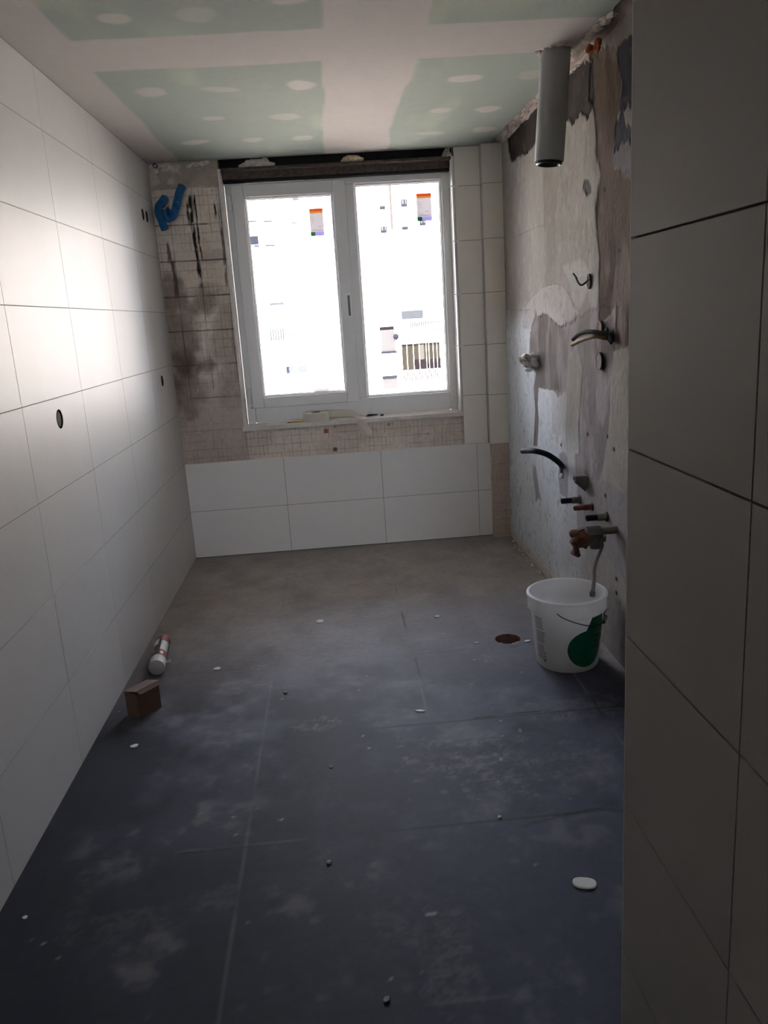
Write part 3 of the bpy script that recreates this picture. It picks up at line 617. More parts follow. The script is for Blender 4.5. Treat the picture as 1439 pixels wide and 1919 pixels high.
# opening sash
sx0, sx1, sz0, sz1 = 0.435, 1.098, 0.897, 2.190
sash = MB(); ring(sash, sx0, sx1, sz0, sz1, -0.022, 0.05, (0.070, 0.077, 0.064, 0.070)); sa = sash.build('window_sash', M_pvc, win, bevel=0.005)
def glazing(parent, x0, x1, z0, z1, y):
    b = MB(); ring(b, x0-0.001, x1+0.001, z0-0.001, z1+0.001, y, y+0.022, (0.011,)*4); b.build('glazing_bead', M_bead, parent, bevel=0.003)
    b = MB(); ring(b, x0+0.010, x1-0.010, z0+0.010, z1-0.010, y+0.017, y+0.024, (0.0035,)*4); b.build('rubber_seal', M_seal, parent)
    b = MB(); b.box((x0, y+0.026, z0), (x1, y+0.030, z1)); b.build('window_pane', M_glass, parent)
glazing(sa, 0.505, 1.021, 0.961, 2.120, -0.006)
glazing(win, 1.148, 1.666, 0.916, 2.165, 0.020)
# handle
b = MB(); b.box((1.058, -0.034, 1.44), (1.084, -0.021, 1.505)); hd = b.build('window_handle', M_pvc, sa, bevel=0.004)
b = MB(); b.box((1.060, -0.062, 1.49), (1.080, -0.032, 1.512)); b.box((1.058, -0.066, 1.410), (1.084, -0.052, 1.556)); b.build('lever', M_bead, hd, bevel=0.004)
b = MB(); b.box((1.064, -0.0672, 1.416), (1.078, -0.0655, 1.535)); b.build('lever_groove', M_ringfill, hd)
# sash hinge cover and top vent strip, drain caps
b = MB(); b.box((0.412, -0.018, 2.05), (0.432, -0.001, 2.14)); b.build('hinge_cover', M_pvc, win, bevel=0.004)
b = MB(); b.box((0.412, -0.018, 0.93), (0.432, -0.001, 1.02)); b.build('hinge_cover', M_pvc, win, bevel=0.004)
b = MB(); b.box((0.52, -0.008, 2.190), (0.86, 0.0, 2.206)); b.build('vent_strip', M_bead, win, bevel=0.002)
b = MB(); b.box((0.424, -0.003, 0.898), (0.432, 0.002, 0.905)); b.build('drain_cap', M_seal, win)
# stickers on the panes
def sticker(x0, x1, z0, z1, y, lab):
    t = thing('window_sticker', ((x0+x1)/2, y, z0), lab, 'sticker', 'stickers on the window panes')
    w = (x1-x0)/2; h = z1-z0
    b = MB(); b.box((-w, -0.0008, h*.15), (w, 0, h*.83)); b.build('paper', M_swh, t)
    def q(n, m, a, c_, d, e, lv=1):
        b = MB(); b.box((-w+2*w*a, -0.0008, h*c_), (-w+2*w*d, 0, h*e)); b.build(n, m, t)
    q('orange_band', M_sor, 0, .90, 1, 1); q('yellow_band', M_syl, .0, .83, 1., .90, 1.2)
    q('green_band', M_sgr, 0, 0, .33, .15); q('purple_band', M_spu, .33, 0, 1, .15)
    b = MB(); rnd = random.Random(5)
    for k, (a, zf, l) in enumerate(((.1, .79, .2), (.12, .70, .12), (.10, .655, .25), (.1, .60, .18), (.14, .56, .22), (.1, .50, .16), (.16, .45, .12), (.55, .35, .2), (.6, .32, .22), (.1, .235, .3))):
        for s in range(int(l/0.03)): b.box((-w+2*w*(a+s*.034), -0.0011, h*zf), (-w+2*w*(a+s*.034+.022), -0.0009, h*(zf+.012)))
    for s in range(22): b.box((-w+2*w*(.16+s*.031), -0.0012, h*.19), (-w+2*w*(.16+s*.031+(.012 if s % 3 else .022)), -0.0009, h*.222))
    b.build('printed_text', M_stx, t)
sticker(0.876, 0.957, 1.889, 2.043, YW+0.0195, 'product label with orange top and green foot on the left window pane')
sticker(1.518, 1.608, 1.941, 2.097, YW+0.0455, 'product label with orange top and green foot on the right window pane')

# tile spacers sticking out at the jamb
for z, lab in ((2.1, 'topmost'), (1.8, 'second from the top'), (1.5, 'third from the top'), (1.2, 'lowest')):
    b = MB(); b.box((-0.034, -0.008, -0.0022), (0.014, 0.0, 0.0022)); b.box((-0.008, -0.012, -0.0045), (-0.003, 0.0, 0.0045))
    o = b.build('tile_spacer', M_bead); o.location = (XL1+0.003, D-0.0012, z)
    tag(o, 'white tile spacer at the jamb right of the window, %s of four' % lab, 'tile spacer', 'tile spacers right of the window')

# ------------------------------------------------------------------ things on the sill
t = thing('tape_roll', (0.822, D+0.045, ZS), 'white paper joint tape roll lying flat on the window sill, loose end trailing', 'tape')
R_, HT = 0.079, 0.052
MB().lathe([(0.030, 0), (R_-0.001, 0), (R_, 0.001), (R_, HT-0.001), (R_-0.001, HT), (0.030, HT)], 64, None, False, False).build('wound_tape', M_paper, t, True)
MB().lathe([(0.0305, 0.0), (0.0305, HT), (0.027, HT), (0.027, 0)], 48, None, False, False).build('cardboard_core', M_core, t, True)
# loose strip: stands on edge leaving the roll, twists and falls over the sill front
bm = bmesh.new(); path = []
top = [(0.000+0.0, 0.079, 0.0, HT), (0.05, 0.078, 0.0, HT), (0.10, 0.070, 0.0005, HT-0.001), (0.16, 0.052, 0.002, HT-0.002), (0.21, 0.028, 0.006, HT-0.004)]
L_ = [Vector((x, y, a)) for x, y, a, c_ in top] + [Vector((0.235, -0.02, 0.003)), Vector((0.232, -0.058, 0.002)), Vector((0.245, -0.0735, -0.012)), Vector((0.270, -0.072, -0.065)), Vector((0.297, -0.068, -0.112))]
U_ = [Vector((x, y, c_)) for x, y, a, c_ in top] + [Vector((0.240, 0.012, 0.034)), Vector((0.268, -0.044, 0.012)), Vector((0.292, -0.0735, -0.004)), Vector((0.318, -0.070, -0.054)), Vector((0.345, -0.066, -0.098))]
V1 = [bm.verts.new(p) for p in L_]; V2 = [bm.verts.new(p) for p in U_]
for i in range(len(V1)-1): bm.faces.new((V1[i], V1[i+1], V2[i+1], V2[i]))
me = bpy.data.meshes.new('loose_strip'); bm.to_mesh(me); bm.free(); me.materials.append(M_paper)
for p in me.polygons: p.use_smooth = True
o = link(bpy.data.objects.new('loose_strip', me), t); m = o.modifiers.new('s', 'SUBSURF'); m.levels = 2; m.render_levels = 3; m = o.modifiers.new('t', 'SOLIDIFY'); m.thickness = 0.0004
t = thing('pencil', (0.66, D+0.018, ZS+0.0045), 'short yellow and black pencil lying on the sill left of the tape roll', 'pencil'); t.rotation_euler = (0, 0, 0.22)
MX = Matrix.Rotation(math.pi/2, 4, 'Y')
MB().lathe([(0.004, 0), (0.004, 0.085)], 6, MX).build('yellow_shaft', M_yellow, t)
MB().lathe([(0.0008, -0.02), (0.004, 0)], 6, MX).build('sharpened_tip', M_black, t)
o = MB().lathe([(0.004, 0), (0.004, 0.075)], 6, MX).build('black_shaft', M_black, t); o.location = (0.012, 0.012, 0.0); o.rotation_euler = (0, 0, 0.14)
b = MB()
for k in range(4): b.tube([(0.0+k*0.012, 0.004*k, 0.004), (0.022+k*0.012, 0.012-0.003*k, 0.012), (0.045+k*0.008, 0.004, 0.006)], 0.0035, 6)
o = b.build('wire_scrap', M_wire); o.location = (1.13, D+0.05, ZS); tag(o, 'dark twisted wire scrap on the window sill right of the trailing tape', 'wire scrap')
o = MB().rock((0, 0, 0.006), (0.010, 0.008, 0.007), 77).build('rubble_bit', M_black); o.location = (1.225, D+0.05, ZS); tag(o, 'tiny black crumb on the sill just right of the wire scrap', 'rubble')

# bits on the imprint wall below the sill
p = hit(1, YM, 611, 807); b = MB(); b.prism([(-.012, -.014), (.011, -.014), (.012, .0), (.016, .004), (.010, .009), (.004, .006), (.001, .018), (-.006, .010), (-.013, .004)], -0.005, 0.003)
o = b.build('terracotta_patch', M_terra); o.location = (p[0], YM, p[2]); tag(o, 'jagged orange terracotta patch in the mosaic imprint under the sill', 'wall patch')
p = hit(1, YM, 628, 842); b = MB(); b.prism([(-.011, -.010), (.011, -.011), (.010, .010), (-.010, .011)], -0.004, 0.003)
o = b.build('brown_patch', M_brownsq); o.location = (p[0], YM, p[2]); tag(o, 'small square brown patch low in the mosaic imprint above the tiles', 'wall patch')

# ------------------------------------------------------------------ blue conduits in the top left corner
def P1(px, py, y): q = hit(1, y, 250+px/3.5975, 260+py/3.5975); return Vector((q[0], y, q[2]))
def conduit(pts, r, lab):
    org = pts[0]; b = MB(); b.tube(pts, r, 14, smooth=14, ripple=1.10)
    o = b.build('blue_conduit', M_blue, None, True, org=org); tag(o, lab, 'conduit', 'blue conduits by the window'); return o
conduit([P1(245, 530, YM+0.005), P1(258, 525, YM-0.03), P1(275, 500, YM-0.06), P1(292, 440, YM-0.075), P1(308, 370, YM-0.07), P1(328, 318, YM-0.055)], 0.0215, 'straight blue corrugated conduit end pointing up from the mouldy wall corner')
conduit([P1(212, 400, YM-0.05), P1(195, 425, YM-0.07), P1(170, 455, YM-0.075), P1(168, 500, YM-0.07), P1(185, 540, YM-0.06), P1(198, 575, YM-0.05), P1(212, 612, YM-0.035)], 0.0200, 'curled blue corrugated conduit loop at the left wall corner')
conduit([P1(232, 475, YM+0.005), P1(240, 500, YM-0.03), P1(258, 530, YM-0.05), P1(240, 550, YM-0.055), P1(215, 520, YM-0.05), P1(205, 480, YM-0.05)], 0.0120, 'thin bent blue conduit between the two thicker blue ones')
MYm = Matrix.Rotation(math.pi/2, 4, 'X')
q = P1(152, 187, YM); o = MB().lathe([(0.013, 0), (0.013, 0.03), (0.009, 0.03), (0.009, 0.005)], 20, MYm).build('pipe_stub', M_black, None, True); o.location = q; tag(o, 'black pipe stub at the very top left corner beneath the ceiling', 'pipe stub')

# ------------------------------------------------------------------ grey waste pipe from the ceiling
t = thing('drain_pipe', (1.822, 3.2, 1.93), 'wide grey plastic waste pipe hanging down from the ceiling by the right wall', 'pipe')
t.rotation_euler = (0, math.radians(4.6), 0)
MB().lathe([(0.0525, 0.0), (0.055, 0.004), (0.055, 0.42)], 56, None, False, False).build('pipe', M_greypvc, t, True)
MB().lathe([(0.0525, 0.42), (0.0495, 0.002), (0.0525, 0.0)], 56, None, False, False).build('inner_wall', M_void, t, True)
MB().lathe([(0.047, 0.02), (0.049, -0.008), (0.043, -0.012), (0.038, -0.006), (0.038, 0.02)], 56, None, True, False).build('end_seal', M_black, t, True)
b = MB()
for k in range(14):
    a = k*2*math.pi/14; b.rock((1.862+0.068*math.cos(a), 3.2+0.066*math.sin(a), H+0.004), (0.018, 0.018, 0.010), 900+k, 1)
for k in range(10): b.rock((1.93+0.01*math.sin(k*3), 3.16-0.035*k, H+0.004), (0.022, 0.028, 0.014), 930+k, 1)
tag(b.build('trim_5', M_plasterlump), kind='structure')
b = MB()
for k in range(4): b.rock((1.955+0.008*math.sin(k*2), 3.03+0.03*k, H-0.03+0.006*math.sin(k*5)), (0.016, 0.022, 0.018), 960+k, 1)
o = b.build('brick_fragment', M_terra, org=(1.955, 3.07, H-0.03)); tag(o, 'reddish broken brick fragment in the ceiling corner right of the waste pipe', 'brick')

# ------------------------------------------------------------------ cables, hoses and stubs on the right wall
def RW(px, py, out=0.0): q = hit(0, XR-out, px, py); return Vector(q)
def C5(x, y, out): return RW(900+x/4.797, 560+y/4.797, out)
def C4(x, y, out): return RW(820+x/3.787, 220+y/3.787, out)
def CZ(x, y, out): return RW(1040+x/7.107, 860+y/7.107, out)
def wall_box(c, ry, rz, name, lab, grp=None, m=M_boxin):
    b = MB(); n = 28; R0 = []
    t = thing(name, c, lab, 'wall box', grp)
    MXn = Matrix.Rotation(-math.pi/2, 4, 'Y'); SC = Matrix.Diagonal((1, ry/rz, 1, 1))
    MB().lathe([(rz, -0.01), (rz, 0.0015), (rz-0.0035, 0.0015), (rz-0.0035, -0.01)], n, SC @ MXn if False else Matrix.Diagonal((1, ry/rz, 1, 1)) @ MXn, False, False).build('box_rim', M_darkc, t, True)
    MB().lathe([(rz-0.004, -0.01), (rz-0.004, 0.0)], n, Matrix.Diagonal((1, ry/rz, 1, 1)) @ MXn).build('box_back', m, t)
    return t
wall_box(C4(1070, 1165, 0.004), 0.018, 0.030, 'wall_box', 'small dark oval box opening high on the right wall with a cable', 'wall boxes on the right wall', M_void)
wall_box(C5(1065, 560, 0.006), 0.034, 0.034, 'wall_box', 'empty round box ring below the brown conduits on the right wall', 'wall boxes on the right wall', M_ringfill)
wall_box(C5(1070, 262, 0.006), 0.028, 0.026, 'wall_box', 'round box ring just above the brown conduits on the right wall', 'wall boxes on the right wall', M_mud)
b = MB(); pts = [C4(1072, 1150, 0.0), C4(1050, 1172, 0.03), C4(1020, 1190, 0.05), C4(995, 1170, 0.06), C4(980, 1135, 0.065), C4(962, 1110, 0.07)]
o = b.tube(pts, 0.0042, 8).build('grey_cable', M_greycable, None, True, org=pts[0]); tag(o, 'thin grey cable curling out of the high box on the right wall', 'cable')
def conduit2(pts, r, m, name, lab, grp):
    b = MB(); b.tube(pts, r, 12, smooth=10, ripple=1.12); tag(b.build(name, m, None, True, org=pts[0]), lab, 'conduit', grp)
conduit2([C5(1165, 312, -0.004), C5(1110, 312, 0.02), C5(1040, 300, 0.045), C5(960, 298, 0.065), C5(885, 320, 0.082), C5(832, 365, 0.092)], 0.0080, M_darkc, 'conduit', 'dark dusty conduit end on the right wall, upper one of the pair', 'conduits on the right wall')
conduit2([C5(1170, 352, -0.004), C5(1110, 350, 0.015), C5(1040, 338, 0.034), C5(970, 350, 0.044), C5(890, 378, 0.052), C5(825, 412, 0.056)], 0.0080, M_brownc, 'conduit', 'yellow brown conduit end on the right wall, lower one of the pair', 'conduits on the right wall')
b = MB()
for k in range(5): b.rock(C5(1140+10*k, 300+16*k, 0.006), (0.010, 0.022, 0.020), 40+k, 1)
tag(b.build('mortar_lump', M_void, org=C5(1160, 335, 0.006)), 'dark hole with black mortar where the conduit pair leaves the right wall', 'mortar')
# crumpled wrapping in a wall box
t = thing('crumpled_wrap', C5(455, 575, 0.0), 'crumpled grey and white wrapping bulging out of the right wall near the corner', 'wrapping')
b = MB(); o3 = C5(455, 575, 0.0)
for k, (x, y, w) in enumerate(((470, 520, .018), (455, 560, .022), (480, 590, .018), (440, 630, .018), (465, 620, .016), (480, 550, .014))):
    q = C5(x, y, 0.018)-o3; b.rock(q, (w*1.2, w*1.3, w), 60+k, 2, rough=0.7)
b.build('white_folds', M_chip, t)
b = MB()
for k, (x, y, w) in enumerate(((405, 560, .020), (420, 590, .022), (425, 545, .016), (410, 600, .014))):
    q = C5(x, y, 0.050)-o3; b.rock(q, (w*1.2, w*1.3, w*1.1), 70+k, 2, rough=0.8)
b.build('grey_folds', M_wrap, t)
# dark blue hose
pts = [C5(735, 1510, -0.005), C5(720, 1485, 0.02), C5(660, 1435, 0.06), C5(590, 1395, 0.10), C5(500, 1370, 0.14), C5(430, 1366, 0.16), C5(380, 1368, 0.17)]
t = thing('blue_hose', pts[0], 'dark blue hose arching out of the right wall above the pipe stubs', 'hose')
b = MB(); b.tube([p-pts[0] for p in pts], 0.0130, 16, smooth=8); b.build('hose', M_navy, t, True)
b = MB(); d_ = (pts[-1]-pts[-2]).normalized(); b.tube([pts[-1]-pts[0]+d_*0.0005, pts[-1]-pts[0]+d_*0.0012], 0.0085, 14, smooth=0); b.build('hose_mouth', M_void, t)
q = CZ(75, 140, 0.0); b = MB()
for k in range(4): b.rock((0.0, 0.0, -0.012*k), (0.006, 0.014-0.002*k, 0.010), 80+k, 1)
o = b.build('mortar_lump', M_darkc); o.location = CZ(80, 130, 0.0); tag(o, 'dark mortar chip just beneath the root of the blue hose', 'mortar')
q = CZ(80, 220, 0.004); o = MB().rock((0, 0, 0), (0.008, 0.014, 0.012), 85).build('plaster_lump', M_chip); o.location = q; tag(o, 'small white plaster lump below the blue hose on the right wall', 'plaster')
# funnel-shaped grey plug
q = CZ(400, 290, 0.0); t = thing('grey_plug', q, 'grey cone shaped plug in the right wall above the pipe stubs', 'plug')
b = MB(); A = [CZ(x, y, 0.0)-q for x, y in ((400, 195), (430, 300), (405, 380), (350, 300))]; B = [CZ(x, y, 0.045)-q for x, y in ((375, 190), (380, 225), (318, 280), (295, 255), (310, 215))]
A = [Vector((0.0, y, z)) for y, z in ((-.03, .028), (.026, .03), (.030, -.012), (-.004, -.05), (-.034, -.02))]; B = [Vector((-0.048, y+.0, z)) for y, z in ((-.018, .026), (.018, .030), (.020, .006), (0.0, -.004), (-.02, .004))]
va = [b.bm.verts.new(p) for p in A]; vb = [b.bm.verts.new(p) for p in B]
b.bm.faces.new(va); b.bm.faces.new(vb)
for k in range(5): b.bm.faces.new((va[k], va[(k+1) % 5], vb[(k+1) % 5], vb[k]))
b.build('cone', M_greycable, t, bevel=0.003)
o = MB().lathe([(0.007, 0), (0.007, 0.004)], 16, Matrix.Translation((-0.046, 0, 0.014)) @ Matrix.Rotation(-math.pi/2, 4, 'Y')).build('plug_hole', M_void, t)
# pipe stubs
MXn = Matrix.Rotation(-math.pi/2, 4, 'Y')
def stub(root, length, r, mtip, mroot, lab, frac=0.55, tilt=0.0):
    t = thing('pipe_stub', root, lab, 'pipe stub', 'pipe stubs on the right wall'); t.rotation_euler = (0, tilt, 0)
    a = length*(1-frac)
    MB().lathe([(r*1.12, -0.012), (r*1.12, a*0.85), (r, a)], 20, MXn).build('brass_socket', mroot, t, True)
    MB().lathe([(r*0.92, a), (r*0.92, length-0.001), (r*0.86, length), (r*0.66, length), (r*0.66, length-0.012)], 20, MXn).build('tube_end', mtip, t, True)
    MB().lathe([(r*1.5, -0.006), (r*1.5, 0.001), (r*1.2, 0.003)], 18, MXn).build('mortar_collar', M_darkc, t)
    return t
stub(CZ(325, 545, 0.0), 0.082, 0.0135, M_navy, M_brass, 'dark tipped pipe stub on the right wall, farthest and highest of the four')
stub(CZ(485, 640, 0.0), 0.075, 0.0115, M_copper, M_copper, 'short copper pipe stub on the right wall, second from the window')
stub(CZ(675, 770, 0.0), 0.080, 0.0135, M_navy, M_brass, 'dark tipped brass stub on the right wall just above the rusty valve')
ro = CZ(805, 945, 0.0)
t = thing('rusty_valve', ro, 'rusty tap valve on a brass stub at the right wall, over the bucket', 'valve')
ln = 0.125
MB().lathe([(0.015, -0.01), (0.015, 0.05), (0.0135, 0.055), (0.0135, ln)], 20, MXn).build('feed_pipe', M_brass, t, True)
def HV(x, y): return Vector(hit(1, ro.y, 1040+x/7.107, 860+y/7.107))-ro
b = MB(); hx = HV(520, 985)
b.lathe([(0.024, -0.042), (0.028, -0.032), (0.028, 0.022), (0.022, 0.030)], 8, Matrix.Translation(hx) @ Matrix.Rotation(math.pi/2, 4, 'Y'))
b.lathe([(0.020, -0.045), (0.022, -0.02), (0.022, 0.012), (0.016, 0.026)], 18, Matrix.Translation(HV(530, 1040)))
b.lathe([(0.016, -0.03), (0.018, 0.0), (0.018, 0.03)], 14, Matrix.Translation(HV(450, 1100)) @ Matrix.Rotation(1.25, 4, 'Y')); b.build('valve_body', M_chrome, t, bevel=0.0015)
b = MB(); f2 = lambda L: [(HV(x, y).x, HV(x, y).z) for x, y in L]
b.prism(f2([(375, 915), (398, 1000), (402, 1080), (425, 1150), (402, 1192), (345, 1165), (300, 1182), (238, 1162), (200, 1112), (232, 1062), (243, 1000), (300, 945)]), -0.013, 0.012)
b.prism(f2([(240, 1160), (302, 1158), (318, 1225), (335, 1280), (300, 1306), (250, 1284), (238, 1235)]), -0.010, 0.008)
for k, (x, y, q) in enumerate(((330, 1010, .022), (290, 1100, .022), (365, 1120, .015), (280, 1250, .010))): b.rock(HV(x, y), (q, 0.021, q), 300+k, 3, rough=0.8)
b.build('rusty_wheel', M_rusty, t, bevel=0.004, segs=3)
b = MB(); b.lathe([(0.021, -0.05), (0.021, -0.030)], 6, Matrix.Translation(HV(612, 1060)+Vector((0, 0, 0.04)))); b.build('hose_nut', M_chrome, t)
# flexible hose from the valve into the bucket
p0 = ro + Vector((-ln+0.035, 0, -0.06)); e1 = Vector(hit(1, ro.y-0.005, 1113, 1113))
def HP(x, y): return Vector(hit(1, ro.y, 1040+x/7.107, 860+y/7.107))
pts = [HP(618, 1115), HP(622, 1165), HP(590, 1250), HP(545, 1370), HP(522, 1480), HP(520, 1600), HP(512, 1700), HP(500, 1790)]
t = thing('flexible_hose', pts[0], 'grey flexible tap hose hanging from the rusty valve into the bucket', 'hose')
b = MB(); b.tube([p-pts[0] for p in pts], 0.0075, 14, smooth=8); b.build('hose', M_braid, t, True)
b = MB(); b.lathe([(0.011, -0.012), (0.012, 0.004), (0.008, 0.012)], 6, Matrix.Translation(pts[-1]-pts[0])); b.build('end_nut', M_chrome, t)

# ------------------------------------------------------------------ bucket
BX, BY = 1.800, 2.935; RB, RT, BH = 0.122, 0.148, 0.300
t = thing('paint_bucket', (BX, BY, 0), 'large white plastic bucket with green print standing on the floor by the right wall', 'bucket')
rz = lambda z: RB+(RT-RB)*z/BH
prof = [(RB-0.012, 0.004), (RB-0.004, 0.0), (RB, 0.006)] + [(rz(z), z) for z in (0.05, 0.10, 0.15, 0.20, 0.232)] + [(RT+0.001, 0.234), (RT+0.006, 0.238), (RT+0.006, 0.284), (RT+0.010, 0.288), (RT+0.010, 0.297), (RT+0.006, BH), (RT-0.001, BH), (RT-0.004, 0.292)] + [(rz(z)-0.004, z) for z in (0.25, 0.15, 0.05)] + [(RB-0.006, 0.008)]
b = MB(); b.lathe(prof, 96, None, True, True); b.build('bucket_body', M_bucket, t, True)
A0 = math.atan2(-BY, CAM[0]-BX)   # direction towards the viewer side of the bucket
def deg_px(px, py, z):
    """angle around the bucket for a spot seen at this pixel"""
    best = None
    for k in range(-90, 91):
        a = A0+math.radians(k); r = rz(z); P = np.array((BX+r*math.cos(a), BY+r*math.sin(a), z))-CAM
        x = IW/2+FPX*(P@RX)/(P@FW)
        if best is None or abs(x-px) < best[0]: best = (abs(x-px), a)
    return best[1]
def decal(poly, m, name, off=0.0006, n=1):
    """polygon in (angle, z) wrapped on the bucket"""
    bm = bmesh.new(); vs = [bm.verts.new((a*RB, z, 0)) for a, z in poly]; bm.faces.new(vs)
    xs = [a*RB for a, z in poly]; lo, hi = min(xs), max(xs); k = lo+0.008
    while k < hi:
        bmesh.ops.bisect_plane(bm, geom=bm.verts[:]+bm.edges[:]+bm.faces[:], plane_co=(k, 0, 0), plane_no=(1, 0, 0)); k += 0.008
    for v in bm.verts:
        a = v.co.x/RB; z = v.co.y; r = rz(z)+off; v.co = (r*math.cos(a), r*math.sin(a), z)
    me = bpy.data.meshes.new(name); bm.to_mesh(me); bm.free(); me.materials.append(m)
    for p in me.polygons: p.use_smooth = True
    return link(bpy.data.objects.new(name, me), t)
ac = deg_px(1101, 1215, 0.12)
decal([(ac+0.62*math.cos(q), 0.100+0.078*math.sin(q)) for q in [2*math.pi*k/40 for k in range(40)]], M_green, 'green_circle')
decal([(ac-0.16, 0.150), (ac+0.02, 0.205), (ac+0.10, 0.229), (ac+0.62, 0.229), (ac+0.75, 0.12), (ac+0.30, 0.09)], M_green, 'green_swoosh', 0.0008)
for k in range(3): decal([(ac+0.22, 0.150-0.022*k), (ac+0.50, 0.152-0.022*k), (ac+0.50, 0.139-0.022*k), (ac+0.22, 0.137-0.022*k)], M_dkgreen, 'print_line', 0.0010)
al = deg_px(1011, 1190, 0.15); rnd = random.Random(4)
bml = []
for k in range(19):
    z = 0.220-0.0088*k - (0.006 if k > 5 else 0) - (0.006 if k > 11 else 0); w = 0.40*rnd.uniform(0.75, 1.0)
    decal([(al-0.17, z), (al-0.17+w, z), (al-0.17+w, z-0.0042), (al-0.17, z-0.0042)], M_stx, 'text_line')
ad = deg_px(1021, 1232, 0.04)
decal([(ad-0.085, 0.042), (ad, 0.054), (ad+0.085, 0.042), (ad, 0.030)], M_print, 'hazard_diamond'); decal([(ad-0.06, 0.042), (ad, 0.0505), (ad+0.06, 0.042), (ad, 0.0335)], M_whitep, 'diamond_field', 0.0009)
decal([(ad-0.035, 0.037), (ad-0.005, 0.046), (ad+0.03, 0.043), (ad+0.035, 0.037), (ad, 0.036)], M_print, 'diamond_symbol', 0.0012)
# wire bail with grip lug on the right
def onb(px, py, z, off): a = deg_px(px, py, z); r = (RT+0.006 if z > 0.234 else rz(z))+off; return Vector((r*math.cos(a), r*math.sin(a), z))
lug = math.radians(-20.0)
def bp(a, z, off=0.006): r = (RT+0.008 if z > 0.232 else rz(z))+off; return Vector((r*math.cos(a), r*math.sin(a), z))
a1 = deg_px(1046, 1140, 0.25); a2 = deg_px(1122, 1182, 0.20)
pts = [bp(a1, 0.262), bp(a1+0.10*(a2-a1), 0.247), bp(a1+0.35*(a2-a1), 0.222, .010), bp(a1+0.65*(a2-a1), 0.202, .010), bp(a2, 0.190, .008), bp(a2+0.22, 0.194, .008), bp(a2+0.40, 0.212, .004)]
b = MB(); b.tube(pts, 0.0021, 8); b.build('wire_handle', M_wire, t, True)
g = bp(a2+0.30, 0.198, .010); b = MB(); b.tube([bp(a2+0.14, 0.191, .010), bp(a2+0.42, 0.200, .010)], 0.008, 12, smooth=0); b.build('handle_grip', M_greycable, t, True)
b = MB(); b.tube([bp(a2+0.40, 0.200, .004), bp(a2+0.42, 0.222, .008), bp(a2+0.34, 0.236, .006)], 0.0015, 8); b.build('handle_lug', M_wire, t, True)

# ------------------------------------------------------------------ foam can and cardboard box by the left wall
ca = Vector((0.1135, 3.135, 0.034)); cb = Vector((0.082, 3.425, 0.034)); d_ = (cb-ca).normalized()
t = thing('spray_can', ca, 'black, white and red spray can with white cap lying by the left wall', 'can')
t.rotation_euler = d_.to_track_quat('Z', 'Y').to_euler(); LN = (cb-ca).length; r = 0.0325
MB().lathe([(r, 0.062), (r, LN-0.012), (r-0.003, LN-0.006), (r-0.008, LN)], 48, None).build('can_body', M_can, t, True)
MB().lathe([(0.030, 0.0), (0.033, 0.001), (0.034, 0.004), (0.034, 0.064), (0.031, 0.068)], 48, None).build('cap', M_cap, t, True)
MB().lathe([(r+0.001, LN-0.010), (r+0.001, LN-0.004), (r-0.004, LN-0.001)], 48, None, False, False).build('steel_rim', M_steel, t, True)
def wrap(a0, a1, z0, z1, m, name, off=0.0007):
    b = MB(); n = 10; V = [[b.bm.verts.new(((r+off)*math.cos(a0+(a1-a0)*k/n), (r+off)*math.sin(a0+(a1-a0)*k/n), z)) for k in range(n+1)] for z in (z0, z1)]
    for k in range(n): b.bm.faces.new((V[0][k], V[0][k+1], V[1][k+1], V[1][k]))
    b.build(name, m, t, True)
# find the local angle that faces up
inv = t.rotation_euler.to_matrix().inverted(); upl = inv @ Vector((0, 0, 1)); au = math.atan2(upl.y, upl.x); rt = inv @ Vector((1, 0, 0)); sgn = 1 if ((math.atan2(rt.y, rt.x)-au+math.pi) % (2*math.pi)-math.pi) > 0 else -1
wrap(au+sgn*0.15, au+sgn*1.3, 0.125, 0.225, M_cap, 'white_panel'); wrap(au+sgn*0.10, au+sgn*1.35, 0.070, 0.122, M_red, 'red_panel')
wrap(au-sgn*0.2, au-sgn*1.5, 0.18, 0.245, M_cap, 'white_panel'); wrap(au+sgn*0.0, au+sgn*1.2, 0.235, 0.275, M_red, 'red_panel'); wrap(au+sgn*0.3, au+sgn*0.7, 0.082, 0.10, M_cap, 'white_mark', 0.0012)
wrap(au-sgn*0.55, au-sgn*0.8, 0.10, 0.13, M_cap, 'white_mark', 0.0012)
b = MB(); cr = [Vector((math.cos(au+sgn*1.5)*(0.034+0.010*(1-math.cos(q))), math.sin(au+sgn*1.5)*(0.034+0.010*(1-math.cos(q))), 0.045+0.010*math.sin(q))) for q in [2*math.pi*k/10 for k in range(11)]]
b.tube(cr, 0.0022, 8, cap=False, smooth=2); b.build('cap_ring', M_cap, t, True)

A_ = Vector((0.126, 2.756, 0)); ex = (Vector((0.190, 2.838, 0))-A_); lx = ex.length; ex.normalize(); ey = Vector((-ex.y, ex.x, 0)); ly = 0.070; hz = 0.096
t = thing('cardboard_box', A_, 'small brown cardboard box with a half open lid standing by the left wall', 'box'); t.rotation_euler = (0, 0, math.atan2(ex.y, ex.x))
b = MB(); th = 0.0018
b.box((0, 0, 0), (lx, ly, th)); b.box((0, 0, 0), (lx, th, hz)); b.box((0, ly-th, 0), (lx, ly, hz)); b.box((0, th, 0), (th, ly-th, hz)); b.box((lx-th, th, 0), (lx, ly-th, hz)); b.build('box_body', M_card, t)
b = MB(); Mr = Matrix.Translation((0, ly, hz)) @ Matrix.Rotation(math.radians(-11), 4, 'X'); b.box((-0.003, -ly-0.004, 0), (lx+0.003, 0, th), Mr); b.build('lid_flap', M_cardtop, t)
